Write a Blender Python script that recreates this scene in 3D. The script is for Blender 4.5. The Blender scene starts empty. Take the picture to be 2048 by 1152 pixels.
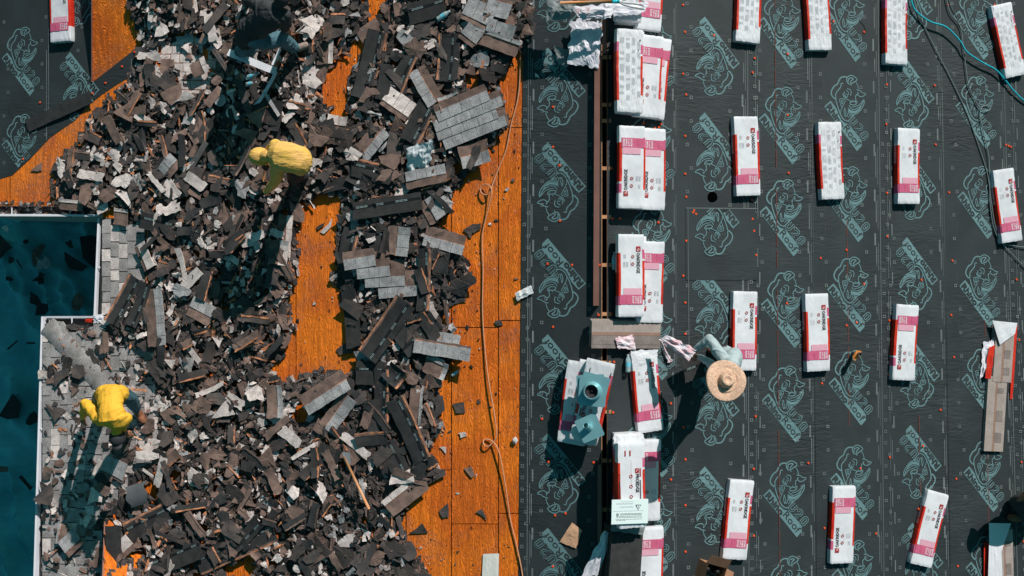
import bpy, math, random
import numpy as np
from mathutils import Vector, Matrix, noise as mnoise
R = math.radians
random.seed(11)
S = bpy.context.scene
COL = S.collection

# ------------------------------------------------------------------ camera, sky, sun, exposure
F = 2037.0            # focal length in photograph pixels
CAMZ = 17.5
GZ = -3.2             # level of the ground, two storeys below the eaves
cd = bpy.data.cameras.new('camera'); cam = bpy.data.objects.new('camera', cd); COL.objects.link(cam)
cam.location = (0, 0, CAMZ); cd.sensor_width = 36; cd.lens = 36 * F / 2048; cd.clip_end = 400; cd.clip_start = .1
S.camera = cam
SUN_EL = 35.5; SAZ = Vector((.475, .88, 0)).normalized()      # plan direction towards the sun
w = bpy.data.worlds.new('World'); S.world = w; w.use_nodes = True
nt = w.node_tree; bgn = nt.nodes['Background']
sky = nt.nodes.new('ShaderNodeTexSky'); sky.sky_type = 'NISHITA'; sky.sun_disc = False
sky.sun_elevation = R(SUN_EL); sky.sun_rotation = math.atan2(SAZ.x, SAZ.y)
tint = nt.nodes.new('ShaderNodeMix'); tint.data_type = 'RGBA'; tint.blend_type = 'MULTIPLY'; tint.inputs[0].default_value = 1
tint.inputs[7].default_value = (.36, 1.10, .90, 1)
nt.links.new(sky.outputs[0], tint.inputs[6]); nt.links.new(tint.outputs[2], bgn.inputs[0]); bgn.inputs[1].default_value = .058
sl = bpy.data.lights.new('sun', 'SUN'); sun = bpy.data.objects.new('sun', sl); COL.objects.link(sun)
sl.energy = 4.95; sl.angle = R(.5); sl.color = (1, .935, .90)
sd = Vector((SAZ.x * math.cos(R(SUN_EL)), SAZ.y * math.cos(R(SUN_EL)), math.sin(R(SUN_EL))))
sun.rotation_euler = sd.to_track_quat('Z', 'Y').to_euler(); sun.location = (6, 12, 30)
S.view_settings.view_transform = 'Standard'; S.view_settings.look = 'None'; S.view_settings.gamma = 1
S.view_settings.use_curve_mapping = False; S.view_settings.exposure = 0

# ------------------------------------------------------------------ geometry of the roof: two slopes meeting at a ridge
PITCH = R(15); SP, CP, TP = math.sin(PITCH), math.cos(PITCH), math.tan(PITCH)
RZ = 5.0; RU = 1208.5; XR = (RU - 1024) / F * (CAMZ - RZ)
C0 = Vector((0, 0, CAMZ))
NL = Vector((-SP, 0, CP)); NR = Vector((SP, 0, CP))
def nrm(u): return NR if u > RU else NL
def P(u, v, h=0.0):
    """point h metres (vertically) above the roof slope seen at photograph pixel u,v"""
    n = nrm(u); d = Vector(((u - 1024) / F, -(v - 576) / F, -1))
    r = Vector((XR, 0, RZ + h)) - C0
    return C0 + d * (r.dot(n) / d.dot(n))
def G(u, v, z=0.0):
    d = Vector(((u - 1024) / F, -(v - 576) / F, -1)); return C0 + d * (CAMZ - z)
def basis(o, ex, n):
    ex = (ex - n * ex.dot(n)).normalized(); ey = n.cross(ex)
    return Matrix(((ex.x, ey.x, n.x, o.x), (ex.y, ey.y, n.y, o.y), (ex.z, ey.z, n.z, o.z), (0, 0, 0, 1)))
def frame(u, v, h=0.0, ang=0.0, T=0.0):
    """frame lying on the slope; ang clockwise degrees in the picture; T: the pixel shows a face T above the base"""
    n = nrm(u); o = P(u, v, (h + T) / CP) - n * T
    return basis(o, Vector((1, 0, 0)), n) @ Matrix.Rotation(-R(ang), 4, 'Z')
def hA(u, v): return max(0.0, -.00122*(u-185) - .00155*(v-165)) if u >= 185 and u < 620 else 0.0
def hB(u, v):
    if u < 205 or v < 1000: return 0.0
    A, B, Cc = (212, 1008), (203, 1250), (400, 1250)
    d = (B[1]-Cc[1])*(A[0]-Cc[0]) + (Cc[0]-B[0])*(A[1]-Cc[1])
    b = ((Cc[1]-A[1])*(u-Cc[0]) + (A[0]-Cc[0])*(v-Cc[1])) / d
    return max(0.0, b * .95)
def surf(u, v): return max(hA(u, v), hB(u, v))
def inside(p, poly):
    x, y = p; c = False; j = len(poly) - 1
    for i in range(len(poly)):
        xi, yi = poly[i]; xj, yj = poly[j]
        if (yi > y) != (yj > y) and x < (xj - xi) * (y - yi) / (yj - yi) + xi: c = not c
        j = i
    return c
def N2(u, v, s=1.0, o=0.0): return mnoise.noise(Vector((u * s, v * s, o)))

# ------------------------------------------------------------------ mesh collector and object helpers
class MB:
    def __init__(s): s.v = []; s.f = []; s.m = []; s.mats = []
    def mi(s, m):
        if m not in s.mats: s.mats.append(m)
        return s.mats.index(m)
    def add(s, vs, fs, m, M=None):
        b = len(s.v); k = s.mi(m)
        s.v += [tuple(M @ Vector(p)) for p in vs] if M else [tuple(p) for p in vs]
        for f in fs: s.f.append(tuple(b + i for i in f)); s.m.append(k)
        return s
    def box(s, c, d, m, M=None, rz=0):
        x, y, z = d[0]/2, d[1]/2, d[2]/2
        vs = [Vector((sx*x, sy*y, sz*z)) for sz in (-1, 1) for sy in (-1, 1) for sx in (-1, 1)]
        if rz: vs = [Matrix.Rotation(rz, 3, 'Z') @ p for p in vs]
        vs = [p + Vector(c) for p in vs]
        return s.add(vs, [(0,2,3,1),(4,5,7,6),(0,1,5,4),(2,6,7,3),(0,4,6,2),(1,3,7,5)], m, M)
    def prism(s, pts, th, m, M=None, z=None):
        """pts: list of (x,y[,z]); top at z, bottom th lower"""
        n = len(pts); top = [Vector((p[0], p[1], p[2] if len(p) > 2 else (z or 0))) for p in pts]
        c = sum(top, Vector()) / n
        vs = [c] + top + [p - Vector((0, 0, th)) for p in top]
        fs = [(0, 1+i, 1+(i+1) % n) for i in range(n)] + [(1+i, 1+n+i, 1+n+(i+1) % n, 1+(i+1) % n) for i in range(n)]
        fs.append(tuple(1+n+i for i in reversed(range(n))))
        return s.add(vs, fs, m, M)
    def ribbon(s, pts, wd, m, M=None, z=0.0, closed=False):
        pts = [Vector((p[0], p[1])) for p in pts]; n = len(pts); vs = []
        for i, p in enumerate(pts):
            a = pts[i-1] if (i or closed) else p; b = pts[(i+1) % n] if (i < n-1 or closed) else p
            t = (b - a); t = t.normalized() if t.length > 1e-9 else Vector((1, 0))
            q = Vector((-t.y, t.x)) * wd / 2
            vs += [(p.x+q.x, p.y+q.y, z), (p.x-q.x, p.y-q.y, z)]
        fs = [(2*i, 2*i+1, 2*((i+1) % n)+1, 2*((i+1) % n)) for i in range(n if closed else n-1)]
        return s.add(vs, fs, m, M)
    def tube(s, pts, r, m, M=None, k=6, rr=None):
        pts = [Vector(p) for p in pts]; n = len(pts); vs = []; up = Vector((0, 0, 1))
        for i, p in enumerate(pts):
            t = (pts[min(i+1, n-1)] - pts[max(i-1, 0)]).normalized()
            a = t.cross(up); a = a.normalized() if a.length > .05 else Vector((1, 0, 0)); b = a.cross(t)
            q = rr[i] if rr else r
            vs += [p + (a*math.cos(2*math.pi*j/k) + b*math.sin(2*math.pi*j/k))*q for j in range(k)]
        fs = [(i*k+j, i*k+(j+1) % k, (i+1)*k+(j+1) % k, (i+1)*k+j) for i in range(n-1) for j in range(k)]
        fs += [tuple(range(k)), tuple((n-1)*k+j for j in reversed(range(k)))]
        return s.add(vs, fs, m, M)
    def lathe(s, prof, m, M=None, k=20):
        """prof: (r,z) list, axis z"""
        vs = [(r*math.cos(2*math.pi*j/k), r*math.sin(2*math.pi*j/k), z) for r, z in prof for j in range(k)]
        fs = [(i*k+j, i*k+(j+1) % k, (i+1)*k+(j+1) % k, (i+1)*k+j) for i in range(len(prof)-1) for j in range(k)]
        return s.add(vs, fs, m, M)
    def mesh(s, name, smooth=False):
        me = bpy.data.meshes.new(name); me.from_pydata(s.v, [], s.f)
        for m in s.mats: me.materials.append(m)
        if s.m: me.polygons.foreach_set('material_index', s.m)
        if smooth: me.polygons.foreach_set('use_smooth', [True]*len(s.f))
        me.update(); return me
    def obj(s, name, parent=None, M=None, smooth=False):
        return link(name, s.mesh(name, smooth), parent, M)
def link(name, data, parent=None, M=None):
    o = bpy.data.objects.new(name, data); COL.objects.link(o)
    if parent: o.parent = parent
    if M is not None: o.matrix_local = M
    return o
def tag(o, label, cat, group=None):
    o['label'] = label; o['category'] = cat
    if group: o['group'] = group
    return o
def thing(name, label, cat, M=None, group=None):
    return tag(link(name, None, None, M), label, cat, group)
def smooth_path(pts, k=6):
    out = []; n = len(pts); pts = [Vector(p) for p in pts]
    for i in range(n-1):
        a, b, c, d = pts[max(i-1, 0)], pts[i], pts[i+1], pts[min(i+2, n-1)]
        for j in range(k):
            t = j/k
            out.append(.5*((2*b) + (-a+c)*t + (2*a-5*b+4*c-d)*t*t + (-a+3*b-3*c+d)*t**3))
    return out + [pts[-1]]
_tc = {}
def text(mb, s, size, m, M, bold=0.0, xs=1.0, z=0.0, align='CENTER', fit=None):
    key = (s, bold, align)
    if key not in _tc:
        c = bpy.data.curves.new('t', 'FONT'); c.body = s; c.offset = bold; c.size = 1; c.align_x = align; c.align_y = 'CENTER'; c.resolution_u = 2
        o = bpy.data.objects.new('t', c); COL.objects.link(o); bpy.context.view_layer.update()
        e = o.evaluated_get(bpy.context.evaluated_depsgraph_get()); me = e.to_mesh()
        _tc[key] = ([tuple(v.co) for v in me.vertices], [tuple(p.vertices) for p in me.polygons])
        e.to_mesh_clear(); bpy.data.objects.remove(o); bpy.data.curves.remove(c)
    vs, fs = _tc[key]
    if fit:      # stretch the word to a given width and height, centred
        x0, x1 = min(v[0] for v in vs), max(v[0] for v in vs); y0, y1 = min(v[1] for v in vs), max(v[1] for v in vs)
        mb.add([((x-(x0+x1)/2)/(x1-x0)*fit[0], (y-(y0+y1)/2)/(y1-y0)*fit[1], z) for x, y, _ in vs], fs, m, M); return
    mb.add([(x*size*xs, y*size, z) for x, y, _ in vs], fs, m, M)

# ------------------------------------------------------------------ materials
def mat(name, col, rough=.85, metal=0.0, var=0.0, vs=20, speck=None, bump=0.0, bs=60, island=0.0, trans=0.0, alpha=1.0, stretch=None, col2=None, spec=.3, det=4):
    """col mottled with noise towards col2 (or darker), optional speckles, per-island brightness, bump"""
    m = bpy.data.materials.new(name); m.use_nodes = True; t = m.node_tree; L = t.links.new; N = t.nodes.new
    b = t.nodes['Principled BSDF']; b.inputs['Roughness'].default_value = rough; b.inputs['Metallic'].default_value = metal
    b.inputs['Specular IOR Level'].default_value = spec
    if trans: b.inputs['Transmission Weight'].default_value = trans; b.inputs['IOR'].default_value = 1.15
    if alpha < 1: b.inputs['Alpha'].default_value = alpha
    geo = N('ShaderNodeNewGeometry'); mp = N('ShaderNodeMapping'); L(geo.outputs['Position'], mp.inputs[0])
    if stretch: mp.inputs['Scale'].default_value = stretch
    out = None
    rgb = N('ShaderNodeRGB'); rgb.outputs[0].default_value = (*col, 1); out = rgb.outputs[0]
    def mix(fac, a, bb, mode='MIX'):
        x = N('ShaderNodeMix'); x.data_type = 'RGBA'; x.blend_type = mode
        if isinstance(fac, float): x.inputs[0].default_value = fac
        else: L(fac, x.inputs[0])
        for i, q in ((6, a), (7, bb)):
            if isinstance(q, tuple): x.inputs[i].default_value = (*q, 1)
            else: L(q, x.inputs[i])
        return x.outputs[2]
    def ramp(o, a, bb):
        r = N('ShaderNodeMapRange'); r.inputs[1].default_value = a; r.inputs[2].default_value = bb; L(o, r.inputs[0]); return r.outputs[0]
    if var or col2:
        n = N('ShaderNodeTexNoise'); n.inputs['Scale'].default_value = vs; n.inputs['Detail'].default_value = det; L(mp.outputs[0], n.inputs[0])
        c2 = col2 or tuple(c*(1-var) for c in col)
        out = mix(ramp(n.outputs[0], .38, .64), out, c2)
    if speck:
        n = N('ShaderNodeTexNoise'); n.inputs['Scale'].default_value = speck[1]; n.inputs['Detail'].default_value = 1; L(geo.outputs['Position'], n.inputs[0])
        out = mix(ramp(n.outputs[0], .5, .72), out, speck[0])
    if island:
        r = N('ShaderNodeMapRange'); r.inputs[3].default_value = 1-island; r.inputs[4].default_value = 1+island; L(geo.outputs['Random Per Island'], r.inputs[0])
        oi = N('ShaderNodeObjectInfo'); r2 = N('ShaderNodeMapRange'); r2.inputs[3].default_value = 1-island*.6; r2.inputs[4].default_value = 1+island*.6; L(oi.outputs['Random'], r2.inputs[0])
        mm = N('ShaderNodeMath'); mm.operation = 'MULTIPLY'; L(r.outputs[0], mm.inputs[0]); L(r2.outputs[0], mm.inputs[1])
        v = N('ShaderNodeVectorMath'); v.operation = 'SCALE'; L(out, v.inputs[0]); L(mm.outputs[0], v.inputs['Scale']); out = v.outputs[0]
    L(out, b.inputs['Base Color'])
    if bump:
        n = N('ShaderNodeTexNoise'); n.inputs['Scale'].default_value = bs; n.inputs['Detail'].default_value = 5; L(mp.outputs[0], n.inputs[0])
        bb = N('ShaderNodeBump'); bb.inputs['Strength'].default_value = 1; bb.inputs['Distance'].default_value = bump; L(n.outputs[0], bb.inputs['Height']); L(bb.outputs[0], b.inputs['Normal'])
    return m
def membrane(name, col, rough, col2):
    """underlayment or its print: world-space creases shared by sheet and print"""
    m = mat(name, col, rough, var=.0, col2=col2, vs=2.2, spec=.35); t = m.node_tree; L = t.links.new; N = t.nodes.new
    b = t.nodes['Principled BSDF']; geo = N('ShaderNodeNewGeometry')
    mp = N('ShaderNodeMapping'); mp.inputs['Rotation'].default_value = (0, 0, R(28)); mp.inputs['Scale'].default_value = (4, 17, 5); L(geo.outputs['Position'], mp.inputs[0])
    n1 = N('ShaderNodeTexNoise'); n1.inputs['Scale'].default_value = 1.3; n1.inputs['Detail'].default_value = 3; n1.inputs['Distortion'].default_value = .9; L(mp.outputs[0], n1.inputs[0])
    n2 = N('ShaderNodeTexNoise'); n2.inputs['Scale'].default_value = .9; n2.inputs['Detail'].default_value = 1; L(geo.outputs['Position'], n2.inputs[0])
    r = N('ShaderNodeMapRange'); r.inputs[1].default_value = .45; r.inputs[2].default_value = .70; r.inputs[3].default_value = .06; r.inputs[4].default_value = 1.2; L(n2.outputs[0], r.inputs[0])
    mu = N('ShaderNodeMath'); mu.operation = 'MULTIPLY'; L(n1.outputs[0], mu.inputs[0]); L(r.outputs[0], mu.inputs[1])
    n3 = N('ShaderNodeTexNoise'); n3.inputs['Scale'].default_value = 55; L(geo.outputs['Position'], n3.inputs[0])
    ad = N('ShaderNodeMath'); ad.operation = 'MULTIPLY_ADD'; ad.inputs[1].default_value = .05; L(n3.outputs[0], ad.inputs[0]); L(mu.outputs[0], ad.inputs[2])
    dn = N('ShaderNodeTexNoise'); dn.inputs['Scale'].default_value = 1.7; dn.inputs['Detail'].default_value = 9; dn.inputs['Roughness'].default_value = .72; L(geo.outputs['Position'], dn.inputs[0])
    dr = N('ShaderNodeMapRange'); dr.inputs[1].default_value = .54; dr.inputs[2].default_value = .74; dr.inputs[4].default_value = .22; L(dn.outputs[0], dr.inputs[0])
    dm = N('ShaderNodeMix'); dm.data_type = 'RGBA'; L(dr.outputs[0], dm.inputs[0]); src = b.inputs['Base Color'].links[0].from_socket; L(src, dm.inputs[6]); dm.inputs[7].default_value = (.075, .075, .072, 1); L(dm.outputs[2], b.inputs['Base Color'])
    bb = N('ShaderNodeBump'); bb.inputs['Distance'].default_value = .013; L(ad.outputs[0], bb.inputs['Height']); L(bb.outputs[0], b.inputs['Normal'])
    return m
M_MEM = membrane('underlayment', (.0195, .0255, .0275), .66, (.026, .034, .0365))
M_PRT = membrane('print_teal', (.125, .225, .235), .7, (.10, .185, .195))
M_LIN = membrane('print_grey', (.155, .18, .18), .7, (.10, .12, .12))
M_DARK = mat('asphalt_back', (.038, .037, .037), .8, var=.35, vs=9, bump=.002, bs=70, island=.28)
M_DARK2 = mat('asphalt_scrap', (.046, .042, .042), .82, col2=(.085, .066, .058), vs=7, bump=.004, bs=45, island=.5)
M_BROWN = mat('weathered_headlap', (.22, .138, .108), .9, col2=(.11, .07, .058), vs=10, speck=((.20, .15, .13), 240), bump=.003, bs=90, island=.32)
M_LIGHT = mat('pale_granules', (.80, .69, .64), .9, col2=(.56, .48, .445), vs=12, speck=((.13, .12, .12), 150), bump=.003, bs=120, island=.22)
M_TAB = mat('grey_granules', (.46, .445, .44), .9, col2=(.31, .30, .30), vs=10, speck=((.05, .055, .06), 130), bump=.003, bs=130, island=.16)
M_OLD = mat('worn_roof_granules', (.42, .39, .38), .9, col2=(.27, .25, .24), vs=6, speck=((.07, .066, .066), 110), bump=.003, bs=120, island=.13)
M_TAN = mat('raw_torn_edge', (.66, .27, .13), .9, col2=(.25, .11, .06), vs=14, bump=.002, bs=80, island=.3)
M_NEW = mat('new_tan_granules', (.40, .335, .30), .9, col2=(.33, .275, .245), vs=8, speck=((.16, .13, .115), 190), bump=.002, bs=150)
M_NEWD = mat('new_dark_granules', (.27, .225, .205), .9, col2=(.2, .165, .15), vs=8, speck=((.06, .05, .048), 190), bump=.002, bs=150)
M_NEWB = mat('new_brown_band', (.33, .2, .15), .9, col2=(.26, .16, .12), vs=8, speck=((.13, .09, .075), 190), bump=.002, bs=150)
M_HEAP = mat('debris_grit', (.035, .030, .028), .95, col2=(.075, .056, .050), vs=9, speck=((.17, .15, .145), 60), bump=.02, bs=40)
M_WHITE = mat('white_wrapper', (.70, .705, .73), .40, col2=(.60, .605, .63), vs=4, det=8, bump=.005, bs=9, stretch=(1, .6, 1))
M_WRB = mat('crinkled_wrapper', (.70, .705, .73), .42, var=.12, vs=9, bump=.014, bs=26, stretch=(1.6, .45, 1))
M_RED = mat('red_print', (.62, .035, .012), .45, bump=.005, bs=18, col2=(.5, .02, .01), vs=6)
M_PINK = mat('pink_print', (.56, .115, .21), .5, col2=(.50, .09, .18), vs=8, bump=.004, bs=18)
M_PALE = mat('pale_pink_print', (.66, .34, .42), .5, bump=.004, bs=18)
M_DRED = mat('dark_red_print', (.34, .03, .03), .5)
M_INK = mat('black_print', (.035, .03, .032), .6)
M_GINK = mat('grey_print', (.45, .46, .48), .6)
M_CREAM = mat('cream_print', (.78, .74, .76), .6)
M_DASH = mat('tape_print', (.30, .40, .40), .7)
M_TAPE = mat('tar_band', (.012, .012, .013), .5)
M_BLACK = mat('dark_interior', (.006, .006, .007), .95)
M_TRUSS = mat('truss_wood', (.52, .26, .13), .85, var=.3, vs=20)
M_BOARD = mat('brown_metal_strip', (.25, .12, .095), .6, var=.2, vs=4)
M_GUT = mat('white_gutter', (.74, .74, .78), .4, var=.12, vs=3)
M_GUTD = mat('gutter_dirt', (.07, .066, .066), .9, var=.3, vs=12, bump=.006, bs=30)
M_WALL = mat('house_wall', (.4, .38, .36), .9, var=.1)
M_NAIL = mat('orange_cap', (.78, .085, .02), .35)
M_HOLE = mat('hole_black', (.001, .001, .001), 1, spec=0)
M_METAL = mat('galvanised_sheet', (.28, .56, .60), .35, metal=.45, var=.1, vs=8)  # teal of the reflected sky is put into the base colour
M_GREYP = mat('painted_grey_metal', (.16, .165, .17), .45, metal=.3, var=.2, vs=5)
M_CARD = mat('cardboard', (.45, .23, .13), .85, var=.15, vs=8)
M_CARDD = mat('cardboard_inside', (.25, .13, .08), .85, var=.15, vs=8)
M_PAPER = mat('kraft_paper', (.62, .36, .22), .8, var=.15, vs=6, bump=.01, bs=9)
M_WPAPER = mat('white_paper', (.74, .72, .66), .7, var=.08, vs=8)
M_PANEL = mat('instruction_sheet', (.70, .80, .78), .5)
M_FILM = mat('white_plastic_film', (.74, .72, .76), .55, col2=(.56, .56, .62), vs=7, bump=.002, bs=12, spec=.25)
M_FILMP = mat('pink_plastic_film', (.66, .42, .46), .55, col2=(.74, .70, .74), vs=9, bump=.002, bs=12, spec=.25)
M_FILMG = mat('grey_plastic_film', (.16, .18, .18), .55, col2=(.24, .26, .26), vs=4, bump=.002, bs=9, spec=.25)
M_BAG = mat('plastic_bag', (.62, .66, .68), .35, col2=(.75, .74, .72), vs=5, bump=.008, bs=11, spec=.4)
M_CYAN = mat('cyan_hose', (.02, .42, .50), .35)
M_BCORD = mat('grey_cable', (.16, .20, .20), .5)
M_CORD = mat('tan_hose', (.62, .29, .16), .5, var=.15, vs=30)
M_BOTTLE = mat('clear_bottle', (.62, .80, .82), .12, trans=.55, spec=.5)
M_BLAB = mat('bottle_label', (.15, .5, .62), .4)
M_STONE = mat('pale_stone', (.55, .5, .5), .9, var=.2, vs=30, bump=.01, bs=30)
M_SKIN = mat('skin', (.34, .15, .085), .55, var=.12, vs=20)
M_YEL = mat('yellow_shirt', (.82, .45, .04), .75, col2=(.78, .40, .035), vs=5, bump=.035, bs=5, stretch=(2.6, 1, 1))
M_HOOD = mat('tan_yellow_hoodie', (.74, .42, .13), .85, col2=(.66, .40, .08), vs=4, bump=.045, bs=5, stretch=(1, 2.4, 1))
M_BLK = mat('black_shirt', (.042, .044, .047), .8, var=.2, vs=5, bump=.035, bs=5, stretch=(1, 2.6, 1))
M_JEAN = mat('blue_jeans', (.055, .12, .15), .85, col2=(.09, .19, .23), vs=9, bump=.02, bs=14)
M_TROU = mat('dark_trousers', (.03, .028, .033), .85, var=.2, bump=.02, bs=12)
M_GREYS = mat('grey_shirt', (.40, .46, .47), .8, col2=(.32, .40, .42), vs=9, bump=.02, bs=12)
M_BOOT = mat('brown_boot', (.30, .12, .06), .7, var=.3, vs=20, bump=.006, bs=30)
M_SHOE = mat('pale_shoe', (.38, .28, .24), .7, var=.3, vs=30)
M_CAP = mat('black_cap', (.03, .032, .036), .7, var=.2)
M_STRAW = mat('straw', (.68, .44, .31), .75, col2=(.48, .31, .21), vs=40, bump=.006, bs=60)
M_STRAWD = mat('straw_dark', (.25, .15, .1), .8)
M_GLOVE = mat('pale_glove', (.48, .44, .43), .85, var=.2)
M_WOODH = mat('handle_wood', (.62, .34, .20), .5, col2=(.6, .24, .08), vs=4)
M_STEEL = mat('steel', (.5, .5, .5), .4, metal=.6, var=.2)
M_TARP = mat('ground_tarp', (.14, .52, .56), .6, col2=(.09, .36, .40), vs=1.6, bump=.05, bs=3)
M_LATH = mat('grey_lath', (.26, .22, .205), .8, var=.3, vs=12)

def plywood_mat():
    m = bpy.data.materials.new('plywood'); m.use_nodes = True; t = m.node_tree; L = t.links.new; N = t.nodes.new
    b = t.nodes['Principled BSDF']; b.inputs['Roughness'].default_value = .75; b.inputs['Specular IOR Level'].default_value = .25
    geo = N('ShaderNodeNewGeometry'); oi = N('ShaderNodeObjectInfo')
    off = N('ShaderNodeVectorMath'); off.operation = 'SCALE'; off.inputs['Scale'].default_value = 9; L(oi.outputs['Random'], off.inputs[0])
    ad = N('ShaderNodeVectorMath'); ad.operation = 'ADD'; L(geo.outputs['Position'], ad.inputs[0]); L(off.outputs[0], ad.inputs[1])
    mp = N('ShaderNodeMapping'); mp.inputs['Scale'].default_value = (7, .9, 7); L(ad.outputs[0], mp.inputs[0])
    n1 = N('ShaderNodeTexNoise'); n1.inputs['Scale'].default_value = 2.2; n1.inputs['Detail'].default_value = 5; n1.inputs['Distortion'].default_value = 1.1; L(mp.outputs[0], n1.inputs[0])
    wv = N('ShaderNodeMath'); wv.operation = 'MULTIPLY'; wv.inputs[1].default_value = 60; L(n1.outputs[0], wv.inputs[0])
    sn = N('ShaderNodeMath'); sn.operation = 'SINE'; L(wv.outputs[0], sn.inputs[0])
    r1 = N('ShaderNodeMapRange'); r1.inputs[1].default_value = -.2; r1.inputs[2].default_value = 1; L(sn.outputs[0], r1.inputs[0])
    n2 = N('ShaderNodeTexNoise'); n2.inputs['Scale'].default_value = 1.4; n2.inputs['Detail'].default_value = 6; L(geo.outputs['Position'], n2.inputs[0])
    def mix(f, a, c, mode='MIX'):
        x = N('ShaderNodeMix'); x.data_type = 'RGBA'; x.blend_type = mode
        if isinstance(f, float): x.inputs[0].default_value = f
        else: L(f, x.inputs[0])
        for i, q in ((6, a), (7, c)):
            if isinstance(q, tuple): x.inputs[i].default_value = (*q, 1)
            else: L(q, x.inputs[i])
        return x.outputs[2]
    r2 = N('ShaderNodeMapRange'); r2.inputs[1].default_value = .42; r2.inputs[2].default_value = .58; L(n2.outputs[0], r2.inputs[0])
    base = mix(r2.outputs[0], (.93, .222, .014), (.75, .155, .013))
    mf = N('ShaderNodeMath'); mf.operation = 'MULTIPLY'; mf.inputs[1].default_value = .24; L(r1.outputs[0], mf.inputs[0])
    base = mix(mf.outputs[0], base, (.27, .05, .006))
    # grit and scuffed dust lying in patches
    n3 = N('ShaderNodeTexNoise'); n3.inputs['Scale'].default_value = 1.1; n3.inputs['Detail'].default_value = 8; n3.inputs['Roughness'].default_value = .7; L(ad.outputs[0], n3.inputs[0])
    r3 = N('ShaderNodeMapRange'); r3.inputs[1].default_value = .51; r3.inputs[2].default_value = .66; r3.inputs[4].default_value = .85; L(n3.outputs[0], r3.inputs[0])
    n4 = N('ShaderNodeTexNoise'); n4.inputs['Scale'].default_value = 70; n4.inputs['Detail'].default_value = 2; L(geo.outputs['Position'], n4.inputs[0])
    r4 = N('ShaderNodeMapRange'); r4.inputs[1].default_value = .45; r4.inputs[2].default_value = .6; L(n4.outputs[0], r4.inputs[0])
    m4 = N('ShaderNodeMath'); m4.operation = 'MULTIPLY'; L(r3.outputs[0], m4.inputs[0]); L(r4.outputs[0], m4.inputs[1])
    base = mix(m4.outputs[0], base, (.20, .135, .115))
    # knots
    mpv = N('ShaderNodeMapping'); mpv.inputs['Scale'].default_value = (3.2, 2.2, 3); L(ad.outputs[0], mpv.inputs[0])
    vo = N('ShaderNodeTexVoronoi'); vo.inputs['Scale'].default_value = 1; L(mpv.outputs[0], vo.inputs[0])
    r5 = N('ShaderNodeMapRange'); r5.inputs[1].default_value = .05; r5.inputs[2].default_value = .085; r5.inputs[3].default_value = .8; r5.inputs[4].default_value = 0; L(vo.outputs[0], r5.inputs[0])
    base = mix(r5.outputs[0], base, (.13, .03, .01))
    L(base, b.inputs['Base Color'])
    bb = N('ShaderNodeBump'); bb.inputs['Distance'].default_value = .003; L(sn.outputs[0], bb.inputs['Height']); L(bb.outputs[0], b.inputs['Normal'])
    return m
M_PLY = plywood_mat()

# ------------------------------------------------------------------ ground far below the eaves
fine = MB()
nx, ny = 150, 200
vs2 = []
for j in range(ny+1):
    for i in range(nx+1):
        x = -13.5 + 7.5*i/nx; y = -9 + 16*j/ny
        f = abs(mnoise.noise(Vector((x*1.6+.5*y, y*.5, 5)))); q = abs(mnoise.noise(Vector((x*.7, y*2.2+x*.6, 9))))
        vs2.append((x, y, GZ + .03 + .22*(1-f)**4 + .15*(1-q)**5))
fine.add(vs2, [(j*(nx+1)+i, j*(nx+1)+i+1, (j+1)*(nx+1)+i+1, (j+1)*(nx+1)+i) for j in range(ny) for i in range(nx)], M_TARP)
M_SOIL = mat('soil', (.05, .055, .045), .95, var=.4, vs=3, bump=.03, bs=8)
gg = MB().add([(-150, -150, GZ-.02), (150, -150, GZ-.02), (150, 150, GZ-.02), (-150, 150, GZ-.02)], [(0, 1, 2, 3)], M_SOIL)
o = gg.obj('ground'); o['kind'] = 'structure'
tag(fine.obj('tarp', smooth=True), 'creased teal tarpaulin spread on the shaded ground beyond the gutters', 'tarpaulin')

# ------------------------------------------------------------------ the house: slopes, walls, gutters
HOUSE = thing('house', 'house roof stripped to orange plywood left of the ridge slot, black underlayment right of it', 'house', Matrix.Translation((0, 0, 0)))
VB = 1230; VT = -90
LEFT = [(1203, VT), (-260, VT), (-260, 412), (206, 412), (197, 657), (98, 657), (83, VB), (1203, VB)]
def slab(name, poly, h0, th, m, parent=HOUSE):
    vs = [P(u, v, h0) for u, v in poly]; k = len(vs); vs += [p - Vector((0, 0, th)) for p in vs]
    mb = MB(); mb.add(vs, [tuple(range(k)), tuple(range(2*k-1, k-1, -1))] + [(i, k+i, k+(i+1) % k, (i+1) % k) for i in range(k)], m)
    return mb.obj(name, parent)
slab('roof_deck', LEFT, -.022, .16, M_BLACK)
slab('roof_deck', [(1203, -760), (-260, -760), (-260, VT-1), (1203, VT-1)], 0, .18, M_BROWN)  # unseen extension of the deck, added to keep sun off the tarp
slab('roof_deck', [(1215, VT), (2240, VT), (2240, VB), (1215, VB)], -.012, .18, M_BLACK)
# walls under the eaves
wm = MB()
def wall(a, b, inset=(0, 0)):
    p, q = P(a[0]+inset[0], a[1]+inset[1], -.17), P(b[0]+inset[0], b[1]+inset[1], -.17)
    wm.add([p, q, (q.x, q.y, GZ), (p.x, p.y, GZ)], [(0, 1, 2, 3)], M_WALL)
for a, b in (((-260, 400), (240, 400)), ((240, 400), (235, 600)), ((235, 665), (122, 665)), ((122, 665), (105, VB))): wall(a, b)
wm.obj('wall', HOUSE)
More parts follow.
